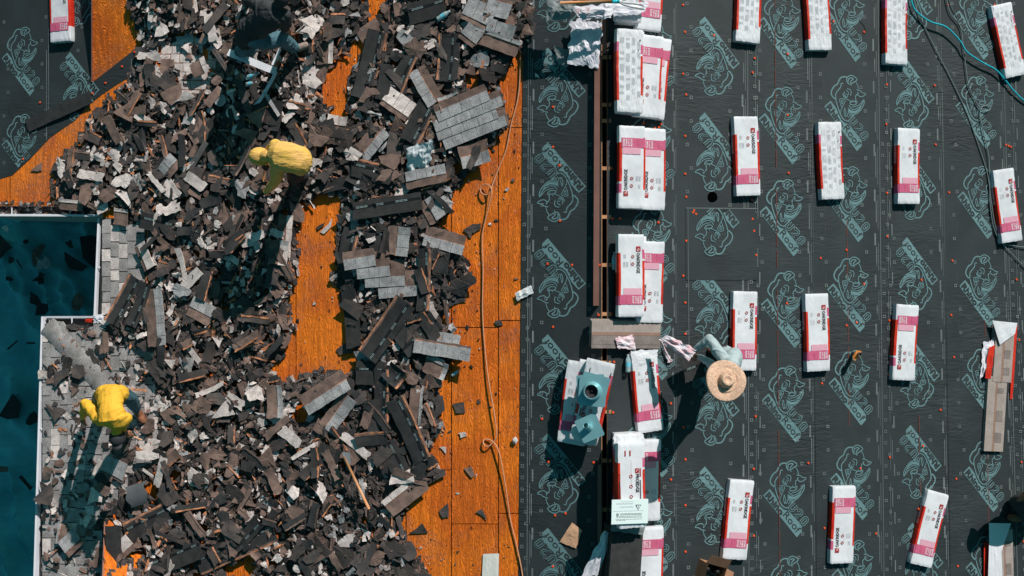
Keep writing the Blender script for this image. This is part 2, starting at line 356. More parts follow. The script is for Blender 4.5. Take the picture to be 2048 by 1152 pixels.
# ridge slot, truss chords crossing it
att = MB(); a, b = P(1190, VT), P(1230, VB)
att.box(((a.x+b.x)/2, (a.y+b.y)/2, RZ-1.2), (1.2, abs(a.y-b.y), .05), M_BLACK); att.obj('attic_floor', HOUSE)  # near-black colour paints the darkness inside the slot
tb = MB().box((0, 0, 0), (.17, .044, .05), M_TRUSS); tme = tb.mesh('truss_chord')
for v in (18, 115, 210, 242, 337, 434, 530, 628, 725, 823, 921, 1019, 1117, 1215):
    p = P(1208.5, v, -.035); link('truss_chord', tme, HOUSE, Matrix.Translation(p))
for uu, nm in ((1203.6, 'slot_edging'), (1214.6, 'slot_edging')):
    e = MB(); pa, pb = P(uu, VT, .004), P(uu, VB, .004)
    e.add([pa+Vector((-.004, 0, 0)), pa+Vector((.004, 0, 0)), pb+Vector((.004, 0, 0)), pb+Vector((-.004, 0, 0)),
           pa+Vector((-.004, 0, -.014)), pa+Vector((.004, 0, -.014)), pb+Vector((.004, 0, -.014)), pb+Vector((-.004, 0, -.014))],
          [(0,1,2,3),(0,4,5,1),(2,6,7,3),(0,3,7,4),(1,5,6,2)], M_TRUSS); e.obj(nm, HOUSE)

# plywood sheets on the left slope
def clip_poly(sub, clip):
    """Sutherland-Hodgman against a convex rectangle given by (u0,v0,u1,v1)"""
    u0, v0, u1, v1 = clip
    for ax, val, sgn in ((0, u0, 1), (0, u1, -1), (1, v0, 1), (1, v1, -1)):
        out = []
        for i in range(len(sub)):
            p, q = sub[i-1], sub[i]; ip = (p[ax]-val)*sgn >= 0; iq = (q[ax]-val)*sgn >= 0
            if ip != iq:
                t = (val-p[ax])/(q[ax]-p[ax]); out.append((p[0]+t*(q[0]-p[0]), p[1]+t*(q[1]-p[1])))
            if iq: out.append(q)
        sub = out
        if not sub: break
    return sub
def sheet(u0, v0, u1, v1):
    g_ = .9
    for part in ([(-260, VT), (1203, VT), (1203, 412), (-260, 412)], [(206, 412), (1203, 412), (1203, 657), (197, 657)], [(98, 657), (1203, 657), (1203, VB), (83, VB)]):
        pl = clip_poly(part, (u0+g_, v0+g_, u1-g_, v1-g_))
        if len(pl) > 2: slab('plywood_sheet', pl, 0, .014, M_PLY)
cols = [(-260, 20, 60), (20, 210, 250), (210, 400, 120), (400, 592, 300), (592, 715, 90), (715, 812, 255), (812, 903, 267), (903, 997, 354), (997, 1203, 354)]
for i, (u0, u1, off) in enumerate(cols):
    v = VT - 395 + off
    while v < VB:
        if i == 7: steps = 393
        else: steps = 386
        a, b = max(v, VT), min(v+steps, VB)
        if b - a > 8: sheet(u0, a, u1, b)
        v += steps
nl = MB()      # nails along the trusses
for k in range(12):
    v = 18 + 97.6*k; u = 212.0
    while u < 1040:
        c = P(u, v + random.uniform(-2, 2), .0012); e = .006
        nl.add([(c.x-e, c.y-e, c.z), (c.x+e, c.y-e, c.z), (c.x+e, c.y+e, c.z+.001), (c.x-e, c.y+e, c.z)], [(0, 1, 2, 3)], M_TAPE); u += 23.5 + random.uniform(-2, 2)
o = nl.obj('nail_heads', HOUSE); o['kind'] = 'stuff'
# raised plywood faces (a higher gable at the top left, a cricket at the bottom left)
def raised(name, pts, hf, m, wallseg):
    mb = MB(); vs = [P(u, v, hf(u, v) + .004) for u, v in pts]; mb.add(vs, [tuple(range(len(vs)))], m); o = mb.obj(name, HOUSE)
    a, b = wallseg; w_ = MB(); pa, pb = P(*a, hf(*a)+.02), P(*b, hf(*b)+.02); qa, qb = P(*a, 0), P(*b, 0)
    t = Vector((-.018, 0, 0))
    w_.add([pa, pb, qb, qa, pa+t, pb+t, qb+t, qa+t], [(0,1,2,3),(4,7,6,5),(0,4,5,1),(1,5,6,2),(0,3,7,4)], M_BOARD); w_.obj('rake_board', HOUSE)
hAf = lambda u, v: max(0.0, -.00122*(u-185) - .00155*(v-165))
raised('plywood_sheet', [(185, 165), (280, 90), (394, 0), (508, -90), (600, -162), (600, -800), (185, -800)], hAf, M_PLY, ((185, 164), (185, -800)))
def hBf(u, v):
    A, B, Cc = (212, 1008), (203, 1250), (400, 1250)
    d = (B[1]-Cc[1])*(A[0]-Cc[0]) + (Cc[0]-B[0])*(A[1]-Cc[1])
    return max(0.0, ((Cc[1]-A[1])*(u-Cc[0]) + (A[0]-Cc[0])*(v-Cc[1])) / d * .95)
raised('plywood_sheet', [(212, 1009), (204, 1225), (384, 1225)], hBf, M_PLY, ((212, 1010), (204, 1225)))

# gutters: white troughs with an outer lip
def gutter(a, b, out, wd=.115, name='gutter', up=0.0):
    pa, pb = P(*a, -.02), P(*b, -.02); o_ = Vector((*out, 0))
    mb = MB(); z = Vector((0, 0, 1)); prof = [(0, 0), (.0, -.09), (wd-.02, -.09), (wd, 0.0+up), (wd+.026, .002+up), (wd+.026, -.012+up), (wd+.006, -.02+up), (wd-.012, -.10), (-.006, -.10)]
    ring = lambda p: [p + o_*x + z*y for x, y in prof]
    va, vb = ring(pa), ring(pb); k = len(prof)
    mb.add(va+vb, [(i, i+1, k+i+1, k+i) for i in range(k-1)] + [tuple(range(k)), tuple(range(2*k-1, k-1, -1))], M_GUT)
    g_ = mb.obj(name, HOUSE)
    d = MB(); nn = 40; vs = []
    for i in range(nn+1):
        p = pa.lerp(pb, i/nn)
        for x in (.004, wd*.5, wd-.014): vs.append(p + o_*x + z*(-.075 + .02*mnoise.noise(p*6 + Vector((x*40, 0, 0)))))
    d.add(vs, [(3*i+j, 3*i+j+1, 3*i+j+4, 3*i+j+3) for i in range(nn) for j in range(2)], M_GUTD); d.obj('gutter_dirt', g_)
    L_ = (pb-pa).length; nst = max(1, int(L_/.95))
    for i in range(nst):
        p = pa.lerp(pb, (i+.5)/nst); e = pb-pa
        s_ = MB(); ang = math.atan2(o_.y, o_.x)
        s_.box(tuple(p + o_*wd*.5 + z*.002), (wd, .016, .006), M_GUT, rz=0 if abs(o_.x) > .5 else math.pi/2)
        s_.obj('gutter_strap', g_)
gutter((-250, 412), (200, 412), (0, -1), .125, up=.045)
gutter((206, 437), (198, 632), (-1, 0), .05)
gutter((197, 657), (92, 657), (0, 1), .15)
gutter((98, 633), (80, VB), (-1, 0), .085)
# starter boards / fascia between deck edge and gutter
ED = MB()
# ------------------------------------------------------------------ underlayment strips with their print
LOGO_PPM = 156.0; M_LINW = .0085
def lg(x, y): return ((x-55)/6.4/(LOGO_PPM*CP), -(y-490)/6.4/LOGO_PPM)
def logo_mesh():
    mb = MB(); q = lambda pts: [lg(*p) for p in pts]; W = 1/6.4/LOGO_PPM
    box = [(55,490),(145,410),(240,520),(300,640),(385,690),(435,735),(590,905),(590,985),(520,1055)]
    # box as a strip of quads along its length
    top = [(145,410),(190,462),(240,520),(285,600),(330,668),(385,690),(435,735),(485,790),(535,845),(590,905),(590,985)]
    bot = [(55,490),(101,546),(147,602),(193,658),(239,714),(286,771),(333,828),(380,885),(427,942),(473,998),(520,1055)]
    pts = q(top)+q(bot); n_ = len(top)
    mb.add([(x, y, .003) for x, y in pts], [(i, i+1, n_+i+1, n_+i) for i in range(n_-1)], M_PRT)
    L = [([(385,95),(330,88),(285,108),(255,160),(240,190),(200,215),(170,255),(152,300),(160,340),(190,375),(225,390)],17),
     ([(325,180),(295,180),(285,230),(225,300),(215,350),(225,420),(240,470),(262,530),(290,590),(330,645),(380,668),(420,645),(450,605),(475,575)],13),
     ([(378,150),(372,115),(400,78),(445,65),(495,85),(522,120),(480,150),(440,175),(400,178),(378,150)],12),
     ([(395,160),(400,115),(440,98),(470,108),(440,135),(425,165)],13),([(430,175),(440,205)],9),
     ([(500,140),(530,190),(545,245)],10),
     ([(515,248),(570,262),(600,285),(650,297),(610,330),(565,337),(525,312),(500,340),(505,390),(495,425)],11),([(540,280),(525,318)],14),
     ([(622,370),(625,425),(590,490),(540,545),(490,575),(440,572),(405,535),(395,490)],11),([(615,385),(590,440),(540,485),(480,510),(430,495),(408,455)],10),
     ([(620,372),(560,440),(500,470),(440,480)],9),
     ([(420,430),(445,410),(490,405),(522,400),(515,430),(480,450),(430,447),(418,430)],11),([(455,380),(470,400)],8),([(425,410),(445,400)],8),
     ([(318,310),(328,350),(370,380),(400,390),(430,402)],9),([(345,280),(333,320),(350,350),(380,365)],10),([(370,305),(388,325),(378,352),(360,345),(358,318)],8),
     ([(378,242),(430,256),(437,300),(425,332)],10),([(365,262),(398,285),(402,320)],9),
     ([(275,382),(320,375),(352,402),(328,450),(305,492),(285,450),(272,400),(275,382)],9),([(295,398),(325,400),(310,447),(293,425),(295,398)],7),([(308,400),(308,440)],6),
     ([(345,495),(335,540),(340,580),(352,610),(362,580),(355,530),(348,497)],9),([(310,490),(290,530),(285,570)],8),([(385,560),(390,590),(365,610)],10),([(450,585),(420,600),(395,620)],8),
     ([(395,520),(400,560),(425,590)],10)]
    for p, wd in L:
        sp = smooth_path([(a, b, 0) for a, b in p], 3) if len(p) > 3 else [Vector((a, b, 0)) for a, b in p]
        mb.ribbon([lg(a.x, a.y) for a in sp], wd*W*1.12, M_PRT, z=.004)
    mb.add([(*lg(*p), .0035) for p in [(405,500),(440,520),(490,528),(540,505),(590,450),(560,515),(500,562),(440,562),(412,535)]], [tuple(range(9))], M_PRT)
    ang = math.atan2(-565, 465*1.0); T_ = Matrix.Translation((*lg(190, 632), 0)) @ Matrix.Rotation(ang, 4, 'Z')
    T1 = Matrix.Translation((*lg(158, 560), 0)) @ Matrix.Rotation(ang, 4, 'Z')
    text(mb, 'Rhino', 1, M_MEM, Matrix.Translation((*lg(214, 604), 0)) @ Matrix.Rotation(ang, 4, 'Z'), .05, z=.006, fit=(352*W, 88*W))
    text(mb, 'Roof', 1, M_MEM, Matrix.Translation((*lg(455, 855), 0)) @ Matrix.Rotation(ang, 4, 'Z'), .004, z=.006, fit=(322*W, 92*W))
    mb.ribbon([lg(225, 480), lg(262, 570), lg(300, 640), lg(345, 680), lg(400, 692)], 11*W, M_MEM, z=.0065)
    # U20 in outline letters
    TU = Matrix.Translation((*lg(545, 758), 0)) @ Matrix.Rotation(ang, 4, 'Z') @ Matrix.Scale(1.28, 4)
    def stroke(pts, closed=False):
        p = [(a*W, b*W) for a, b in pts]
        mb.ribbon(p, 29*W, M_PRT, TU, .004, closed); mb.ribbon(p, 13*W, M_MEM, TU, .0055, closed)
    stroke([(-125,45),(-125,-25),(-115,-40),(-85,-40),(-72,-25),(-72,45)])
    stroke([(-30,30),(-15,42),(10,42),(22,30),(22,10),(-28,-40),(28,-40)])
    stroke([(72,30),(84,42),(108,42),(120,30),(120,-28),(108,-40),(84,-40),(72,-28)], True)
    return mb
LGM = logo_mesh(); logo_me = LGM.mesh('printed_logo')
def clipped_logo(M, poly):
    inv = M; mb = MB(); mb.mats = LGM.mats
    keep = []
    for f, k in zip(LGM.f, LGM.m):
        c = sum((Vector(LGM.v[i]) for i in f), Vector())/len(f); wv = M @ c
        dz = CAMZ - wv.z; u = 1024 + wv.x/dz*F; v = 576 - wv.y/dz*F
        if inside((u, v), poly): keep.append((f, k))
    mb.v = LGM.v; mb.f = [f for f, k in keep]; mb.m = [k for f, k in keep]
    return mb.mesh('printed_logo') if keep else None
def ulerp(a, b, v): return a + (b-a)*v/1152
#   strip: (u at v=0 left, at v=1152), right pair, columns of logos [(anchor u, [v...], flipped)]
BND = [(1214.5, 1214.5), (1356, 1357), (1495, 1498), (1622, 1634), (1756, 1768), (1881, 1902), (2004, 2035), (2130, 2168), (2235, 2235)]
strips = [dict(poly=[(1047.5, VT), (1203, VT), (1203, VB), (1036.5, VB)], logos=[((1172, 1172), [-10, 182, 373, 567, 761, 961, 1152], 1)], line=(1057, 1054))]
LG = [ [((1250, 1252), [98, 287, 477, 671, 867, 1061], 0)], [((1479, 1479), [127, 317, 627, 821, 1018, 1205], 1)], [((1514, 1528), [45, 238, 424, 609, 800, 991, 1183], 0)],
       [((1645, 1663), [33, 213, 397, 579, 767, 958, 1150], 0)], [((1865, 1887), [20, 197, 377, 559, 751, 931, 1125], 1)], [((1906, 1931), [32, 212, 394, 572, 759, 945, 1136], 0)],
       [((2126, 2150), [27, 212, 397, 582, 767, 952, 1137], 1)], [] ]
for i in range(8):
    a, b = BND[i], BND[i+1]
    strips.append(dict(poly=[(a[0], VT), (b[0]+4, VT), (b[1]+4, VB), (a[1], VB)], logos=LG[i], line=b, last=i == 7))
TL = [(-260, VT), (184, VT), (184, 165), (214, 142), (280, 90), (284, 150), (255, 156), (235, 168), (205, 188), (180, 208), (150, 240), (100, 275), (60, 318), (25, 350), (-260, 436)]
strips.append(dict(poly=TL, logos=[((4, 1), [117, 290], 0), ((199, 199), [-12, 180, 372], 1)], line=None, corner=True))
strip_objs = []
for si, st in enumerate(strips):
    h = .006 if si % 2 else .011
    pl = st['poly']
    # subdivide the sheet a little so its surface undulates for real
    if st.get('corner'):
        so = slab('underlayment_strip', pl, h, .003, M_MEM)
    else:
        mb = MB(); nu, nv = 6, 60; (a, _), (b, _), (c, _), (d, _) = pl; vs = []
        for j in range(nv+1):
            v = VT + (VB-VT)*j/nv; ua = a+(d-a)*j/nv; ub = b+(c-b)*j/nv
            for i in range(nu+1): vs.append(P(ua+(ub-ua)*i/nu, v, h))
        mb.add(vs, [(j*(nu+1)+i, (j+1)*(nu+1)+i, (j+1)*(nu+1)+i+1, j*(nu+1)+i+1) for j in range(nv) for i in range(nu)], M_MEM)
        so = mb.obj('underlayment_strip', HOUSE)
    strip_objs.append(so)
    for (u0, u1), vv, fl in st['logos']:
        for v in vv:
            u = ulerp(u0, u1, v); M = frame(u, v, h*CP, 180 if fl else 0)
            if st.get('corner'):
                me = clipped_logo(M, pl)
                if me: link('printed_logo', me, so, M)
            else: link('printed_logo', logo_me, so, M)
    # guide lines, dashes and little squares
    lm = MB()
    def vline(u0, u1, v0, v1, wd, hh=h+.003):
        p = [P(ulerp(u0, u1, v0), v0, hh), P(ulerp(u0, u1, v1), v1, hh)]; q = Vector((wd/156/2, 0, 0))
        if st.get('corner') and not (inside((u0, v0), pl) and inside((u1, v1), pl)): return
        lm.add([p[0]-q, p[0]+q, p[1]+q, p[1]-q], [(0, 1, 2, 3)], M_LIN)
    rnd = random.Random(si)
    def squares(u0, u1, step, off):
        v = off
        while v < VB:
            u = ulerp(u0, u1, v) + rnd.choice((-4, 4)); 
            if not st.get('corner') or inside((u, v), pl):
                e = 2.5/156; w2 = M_LINW/2; Mq = frame(u, v, h+.003)
                ring = [(sx*(e+q), sy*(e+q), 0) for q in (-w2, w2) for sx, sy in ((-1, -1), (1, -1), (1, 1), (-1, 1))]
                lm.add(ring, [(i, (i+1) % 4, 4+(i+1) % 4, 4+i) for i in range(4)], M_LIN, Mq)
            v += step
    if st['line']:
        l0, l1 = st['line']
        sgn = 1 if si == 0 else -1
        vline(l0-sgn*0, l1-sgn*0, VT, VB, 1.2)
        v = VT
        while v < VB:
            g1 = rnd.uniform(50, 85)
            vline(l0+sgn*4.5, l1+sgn*4.5, v, v+g1, .9); vline(l0+sgn*8, l1+sgn*8, v+rnd.uniform(5, 30), v+g1*.8, 1.6); vline(l0+sgn*5.5+sgn*5, l1+sgn*10.5, v+g1+8, v+g1+32, 3.2)
            v += 96
        if not st.get('last') and si > 0:
            v = VT
            while v < VB:
                vline(l0+15, l1+15, v, v+70, .9); vline(l0+19, l1+19, v+10, v+48, 1.6); vline(l0+23, l1+23, v+58, v+82, 2.6); v += 96
        squares(*((l0-1, l1-7) if si == 0 else (l0-sgn*10, l1-sgn*10)), 23, -80)
        squares(l0+sgn*32, l1+sgn*32, 47, -60)
        w_ = pl[1][0]-pl[0][0]
        if si != 1: squares(l0+sgn*(w_*.82), l1+sgn*(w_*.82), 47, -40)
    else:
        vline(97, 97, VT, 240, 1); vline(93, 93, 100, 280, 1); vline(263, 263, 118, 150, 1.2)
        squares(88, 88, 47, -60); squares(12, 12, 47, -50); squares(160, 160, 47, -40)
    lm.obj('printed_lines', so)
# the lapped patch edge below the hole and the hole for a vent
pm = MB()
for (a, b, wd) in (((1372, 416), (1514, 417), 1.5), ((1514, 382), (1516, 433), 1.5), ((1376, 416), (1378, 700), 1.0)):
    p, q = P(*a, .02), P(*b, .02); t = (q-p).normalized(); s_ = Vector((-t.y, t.x, 0))*wd/156/2
    pm.add([p-s_, p+s_, q+s_, q-s_], [(0, 1, 2, 3)], M_LIN)
pt = MB(); vs = [P(u, v, .018) for u, v in [(1372, 417), (1510, 418), (1516, 440), (1514, 560), (1372, 560)]]
pt.add(vs, [(0, 1, 2, 3, 4)], M_MEM); po = pt.obj('underlayment_patch', HOUSE)
m_ = frame(1479, 445, .02, 180)
PATCH = [(1372, 418), (1512, 419), (1512, 560), (1372, 560)]
link('printed_logo', clipped_logo(m_, PATCH), po, m_)
pm.obj('printed_lines', po)
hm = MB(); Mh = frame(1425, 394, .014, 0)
hm.add([(.072*math.cos(a*math.pi/7)*random.uniform(.9, 1.05), .072*math.sin(a*math.pi/7)*random.uniform(.9, 1.05), 0) for a in range(14)], [tuple(range(14))], M_HOLE)  # flat black disc, the darkness inside the hole painted on
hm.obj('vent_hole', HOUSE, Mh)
# red chalk lines
ch = MB(); M_CHALK = mat('red_chalk', (.16, .05, .04), .9)
for (u0, u1, v0, v1) in ((1549, 1560, -60, 1180), (1694, 1699, 440, 860), (1412, 1414, 470, 545), (1838, 1841, 830, 1000), (1970, 1978, 640, 1050)):
    n_ = int((v1-v0)/40)
    for k in range(n_):
        if random.random() < .8:
            va = v0+(v1-v0)*k/n_; vb = va+34; ua = u0+(u1-u0)*k/n_
            p, q = P(ua, va, .0165), P(ua+.3, vb, .0165); s_ = Vector((.0045, 0, 0)); ch.add([p-s_, p+s_, q+s_, q-s_], [(0, 1, 2, 3)], M_CHALK)
o = ch.obj('chalk_marks', HOUSE); o['kind'] = 'stuff'
# orange cap nails
nm = MB(); nm.lathe([(0, .007), (.012, .007), (.0155, .003), (.016, 0)], M_NAIL, k=10); nme = nm.mesh('cap_nail')
hand = [(1106, 214), (1106, 294), (1119, 331), (1120, 442), (1144, 530), (1095, 528), (1106, 654), (1084, 838), (1097, 924), (1131, 1027), (1110, 1031), (1106, 1133), (1187, 925), (1199, 434+96),
        (1215+9, 337), (1225, 437), (1240, 437), (1317, 445), (1197, 630), (1223, 628), (1226, 825), (1196, 726), (1228, 724), (1225, 730), (1318, 254), (1322, 248), (1310, 257), (1287, 246),
        (1388, 421), (1392, 428), (1386, 425), (1428, 71), (1505, 145), (1505, 438), (1508, 462), (1504, 400), (2012, 290), (2017, 292), (2022, 294), (80, 205), (87, 250), (211, 166), (244, 133), (269, 104), (185, 187), (46, 318),
        (1575, 230), (1575, 108), (1728, 64), (1667, 43), (1574, 607), (1577, 346), (1693, 500), (1728, 568), (1693, 651), (1713, 645), (1843, 560), (1721, 937), (1846, 892), (1837, 1018)]
rnd = random.Random(5)
for l0, l1 in BND[1:7]:
    v = 10
    while v < 1150:
        u = ulerp(l0, l1, v) + rnd.choice((-15, 14, 14, 16, 10)); hand.append((u, v)); v += rnd.uniform(40, 95) if l0 < 1400 else rnd.uniform(75, 175)
for u, v in hand: link('cap_nail', nme, HOUSE, frame(u, v, .014, 0))

# ------------------------------------------------------------------ shingles still in place (lower left eave and corner)
slab('felt', [(205, 436), (292, 436), (296, 640), (335, 700), (335, 905), (214, 1012), (207, VB), (84, VB), (98, 658), (197, 658)], .003, .002, M_DARK)
def tabquad(u, v, du, dv, m, h=.006, lift=.007, jit=1.0, name='roof_shingle'):
    """one tab, lower edge (left, towards the eave) proud"""
    g_ = 1.1; u0, u1, v0, v1 = u+g_, u+du+1.6, v+g_*.8, v+dv-g_*.8
    j = lambda: random.uniform(-jit, jit)*.8
    pts = [(u0+j(), v0+j()), (u1, v0+j()), (u1, v1+j()), (u0+j(), v1+j())]; hs = [lift, 0, 0, lift]
    vs = [P(a, b, surf(a, b)+h+k) for (a, b), k in zip(pts, hs)]; vs += [p - Vector((0, 0, .012)) for p in vs]
    MB().add(vs, [(3,2,1,0),(0,1,5,4),(1,2,6,5),(2,3,7,6),(3,0,4,7)], m).obj(name, HOUSE)
regS = [(200, 441), (284, 441), (290, 560), (250, 640), (330, 700), (335, 900), (212, 1012), (206, 1200), (76, 1200), (90, 652), (202, 650)]
u = 84.0
ci = 0
while u < 330:
    v = 430 + (ci*13) % 28
    while v < 1180:
        dv = random.choice((22, 26, 30, 34))
        c = (u+9, v+dv/2)
        band = abs((c[1]-655) - (c[0]-105)*1.06) < 26 and c[0] < 240     # hip cap runs here
        if inside(c, regS):
            tabquad(u, v, 17, dv, M_OLD if random.random() < .85 else M_LIGHT)
        v += dv
    u += 17; ci += 1
# pale intact patches inside the debris
for (cu, cv, w_, h_, m) in ((350, 105, 76, 66, M_LIGHT), (412, 96, 52, 60, M_LIGHT), (385, 168, 66, 50, M_LIGHT)):
    v = cv-h_/2
    while v < cv+h_/2:
        u = cu-w_/2 + random.uniform(0, 10)
        while u < cu+w_/2:
            d_ = random.choice((18, 22, 26)); 
            if random.random() < .95: tabquad(u, v, d_-2, 18, m, h=.012, lift=.004)
            u += d_
        v += 18
# hip caps
for k in range(9):
    cx = 96 + k*14.2; cy = 646 + k*15.2
    M = frame(cx+8, cy+12, .0, 46.5); mb = MB(); L_, Wd = .17, .30; vs = []
    for i in range(3):
        for j in range(9):
            x = -L_/2 + L_*i/2; y = -Wd/2 + Wd*j/8
            vs.append((x, y, .020 + .026*(1-(2*abs(y)/Wd)**1.8) - .008*i/2 + (.006 if i == 0 else 0)))
    fs = [(i*9+j, (i+1)*9+j, (i+1)*9+j+1, i*9+j+1) for i in range(2) for j in range(8)]
    fs += [(j, j+1, 27+j+1, 27+j) for j in range(8)]; vs += [(p[0], p[1], p[2]-.02) for p in vs[:9]]
    mb.add(vs, fs, M_OLD, M @ Matrix.Rotation(0, 4, 'Z')); mb.obj('hip_cap', HOUSE, smooth=False)

# ------------------------------------------------------------------ shingle bundles
BW, BL_, BT = .340, 1.0, .098
def bundle_body(kind, seed):
    """wrapped pack: rounded section swept along its length; kinds F (printed face), B (plain crinkled back), P (dotted face)"""
    r = random.Random(seed); prof = [(-BW/2+.002, 0), (-BW/2-.004, .02), (-BW/2-.005, .045), (-BW/2-.002, .070), (-BW/2+.004, BT-.004)]
    nt_ = 13
    prof += [(-BW/2+.030 + (BW-.062)*i/(nt_-1), BT) for i in range(nt_)]
    prof += [(BW/2-.024, BT-.0005), (BW/2-.010, BT-.003), (BW/2, BT-.010), (BW/2+.004, .05), (BW/2+.004, .02), (BW/2-.002, 0)]
    ny_ = 44; vs = []; white = M_WRB if kind == 'B' else M_WHITE; amp = .0045 if kind == 'B' else .0022
    for j in range(ny_+1):
        t = j/ny_; y = BL_*(.5-t); e = min(t, 1-t)*BL_; sq = 1 - .5*max(0, 1-e/.012)**2; zz = 1 - .07*max(0, 1-e/.02)**1.5
        skew = .004*math.sin(t*5+seed)
        for k, (x, z) in enumerate(prof):
            nz = amp*(mnoise.noise(Vector((x*22+seed, y*(9 if kind == 'B' else 14), seed*3.1))) + .7*mnoise.noise(Vector((x*60, y*16+x*25, seed)))) if 4 <= k <= len(prof)-4 else 0
            nx_ = .003*mnoise.noise(Vector((y*12, k*.2, seed)))
            # long diagonal creases
            if 4 <= k <= len(prof)-4: nz += .0032*max(0, mnoise.noise(Vector(((x*.9+y*.45*(-1)**seed)*26, (y-x)*2.2, seed*5.3))))
            # tucks fanning in from the ends
            if 4 <= k <= len(prof)-4: nz += .004*max(0, 1-e/.16)*math.sin(x*95+seed+e*30*(1 if x > 0 else -1))
            vs.append((x*(1-.02*max(0, 1-e/.03)) + skew + nx_, y + (r.uniform(-.003, .003) if j in (0, ny_) else 0), max(0, z*zz+nz if z > 0 else 0)))
    k_ = len(prof); mb = MB(); groups = {}
    for j in range(ny_):
        t = (j+.5)/ny_
        for i in range(k_-1):
            m = white
            if i <= 4:                                       # left flank
                m = M_RED if .22 < t < .74 else (M_PINK if .745 < t < .86 else white)
                if kind == 'B': m = M_RED if .28 < t < .86 else (M_PINK if .16 < t < .275 else white)
            if i >= 4+nt_:                                   # right flank
                m = M_PINK if .18 < t < .30 else (M_RED if .312 < t < .80 else white)
            groups.setdefault(m, []).append((j*k_+i, j*k_+i+1, (j+1)*k_+i+1, (j+1)*k_+i))
    b = len(mb.v); mb.v += vs
    for m, fs in groups.items():
        q = mb.mi(m)
        for f in fs: mb.f.append(f); mb.m.append(q)
    q = mb.mi(white)
    for base in (0, ny_*k_):
        mb.f.append(tuple(base+i for i in (range(k_) if base else reversed(range(k_))))); mb.m.append(q)
    return mb
def sharp(me):
    for e in me.edges: pass
    me.set_sharp_from_angle(angle=R(32)); return me
def bl(fx, ft): return ((fx-.5)*BW, (.5-ft)*BL_)
BZ = BT + .0060
def rectq(mb, x0, t0, x1, t1, m, z=BZ):
    a, b = bl(x0, t0), bl(x1, t1); n_ = 6
    for i in range(n_):
        ya = a[1]+(b[1]-a[1])*i/n_; yb = a[1]+(b[1]-a[1])*(i+1)/n_
        mb.add([(a[0], yb, z), (b[0], yb, z), (b[0], ya, z), (a[0], ya, z)], [(0, 1, 2, 3)], m)
def fmt(seed):
    """printed pieces of a face"""
    out = {}
    p = MB(); rectq(p, .05, .735, .93, .852, M_PINK); rectq(p, .20, .655, .88, .734, M_PALE, BZ+.0004); out['printed_panel'] = p
    t = MB()
    for k, wd in enumerate(('ROOF', 'JUST A', 'THAN', 'MORE')):
        text(t, wd, 1, M_CREAM, Matrix.Translation((*bl(.555+.095*k, .795), 0)) @ Matrix.Rotation(-math.pi/2, 4, 'Z'), .02, z=BZ+.002, fit=(.088, .024))
    rectq(t, .30, .755, .31, .835, M_DRED, BZ+.001); out['slogan'] = t
    n_ = MB(); text(n_, 'OAKRIDGE', 1, M_INK, Matrix.Translation((*bl(.755, .345), 0)) @ Matrix.Rotation(-math.pi/2, 4, 'Z'), .02, z=BZ+.002, fit=(.25, .044)); out['lettering'] = n_
    e = MB(); rectq(e, .67, .145, .84, .205, M_DRED, BZ+.001)
    x, y = bl(.755, .185); e.ribbon([(x-.018, y-.012), (x-.008, y+.006), (x+.012, y+.014)], .005, M_CREAM, z=BZ+.002); e.ribbon([(x-.012, y-.016), (x+.004, y-.006), (x+.016, y+.002)], .004, M_CREAM, z=BZ+.002); out['emblem'] = e
    for ft in (.27, .36):
        r_ = MB(); x, y = bl(.54, ft); r_.ribbon([(x+.017*math.cos(a*math.pi/7), y+.017*math.sin(a*math.pi/7)) for a in range(14)], .007, M_DRED, z=BZ+.001, closed=True)
        r_.ribbon([(x-.006, y-.005), (x+.001, y+.005), (x+.007, y)], .005, M_DRED, z=BZ+.001); out['roundel%d' % int(ft*100)] = r_
    s_ = MB()
    for k in range(9):
        fx = .19+.022*k
        if k == 4: continue
        rectq(s_, fx, .33, fx+.008, .33+.07*random.uniform(.6, 1), M_GINK, BZ+.001)
    for k in range(4): rectq(s_, .20+.025*k, .24, .208+.025*k, .29, M_GINK, BZ+.001)
    rectq(s_, .46, .30, .467, .40, M_GINK, BZ+.001); out['small_print'] = s_
    sd_ = MB(); Ms = Matrix.Translation((-BW/2-.0125, .5*BL_-.33*BL_, .045)) @ Matrix.Rotation(-math.pi/2, 4, 'Z') @ Matrix.Rotation(-math.pi/2, 4, 'X')
    Ms = Matrix(((0, 0, -1, -BW/2-.0135), (-1, 0, 0, .5*BL_-.335*BL_), (0, 1, 0, .05), (0, 0, 0, 1)))
    text(sd_, 'OAKRIDGE', .05, M_CREAM, Ms, .02, 1.05, 0); out['side_lettering'] = sd_
    return out
def fmtB():
    out = {}; s_ = MB(); r = random.Random(3)
    for col_, (x0, wd) in enumerate(((.12, .16), (.36, .14), (.58, .12), (.78, .12))):
        t = .1
        while t < .84:
            if r.random() < .72:
                L_ = r.uniform(.03, .12); k = x0
                while k < x0+wd: rectq(s_, k, t, k+.008, t+L_*r.uniform(.8, 1), M_GINK, BZ+.001); k += .024
                t += L_
            t += r.uniform(.015, .05)
    rectq(s_, .86, .12, .90, .14, M_INK, BZ+.002); rectq(s_, .8, .24, .83, .26, M_INK, BZ+.002)
    out['small_print'] = s_; return out
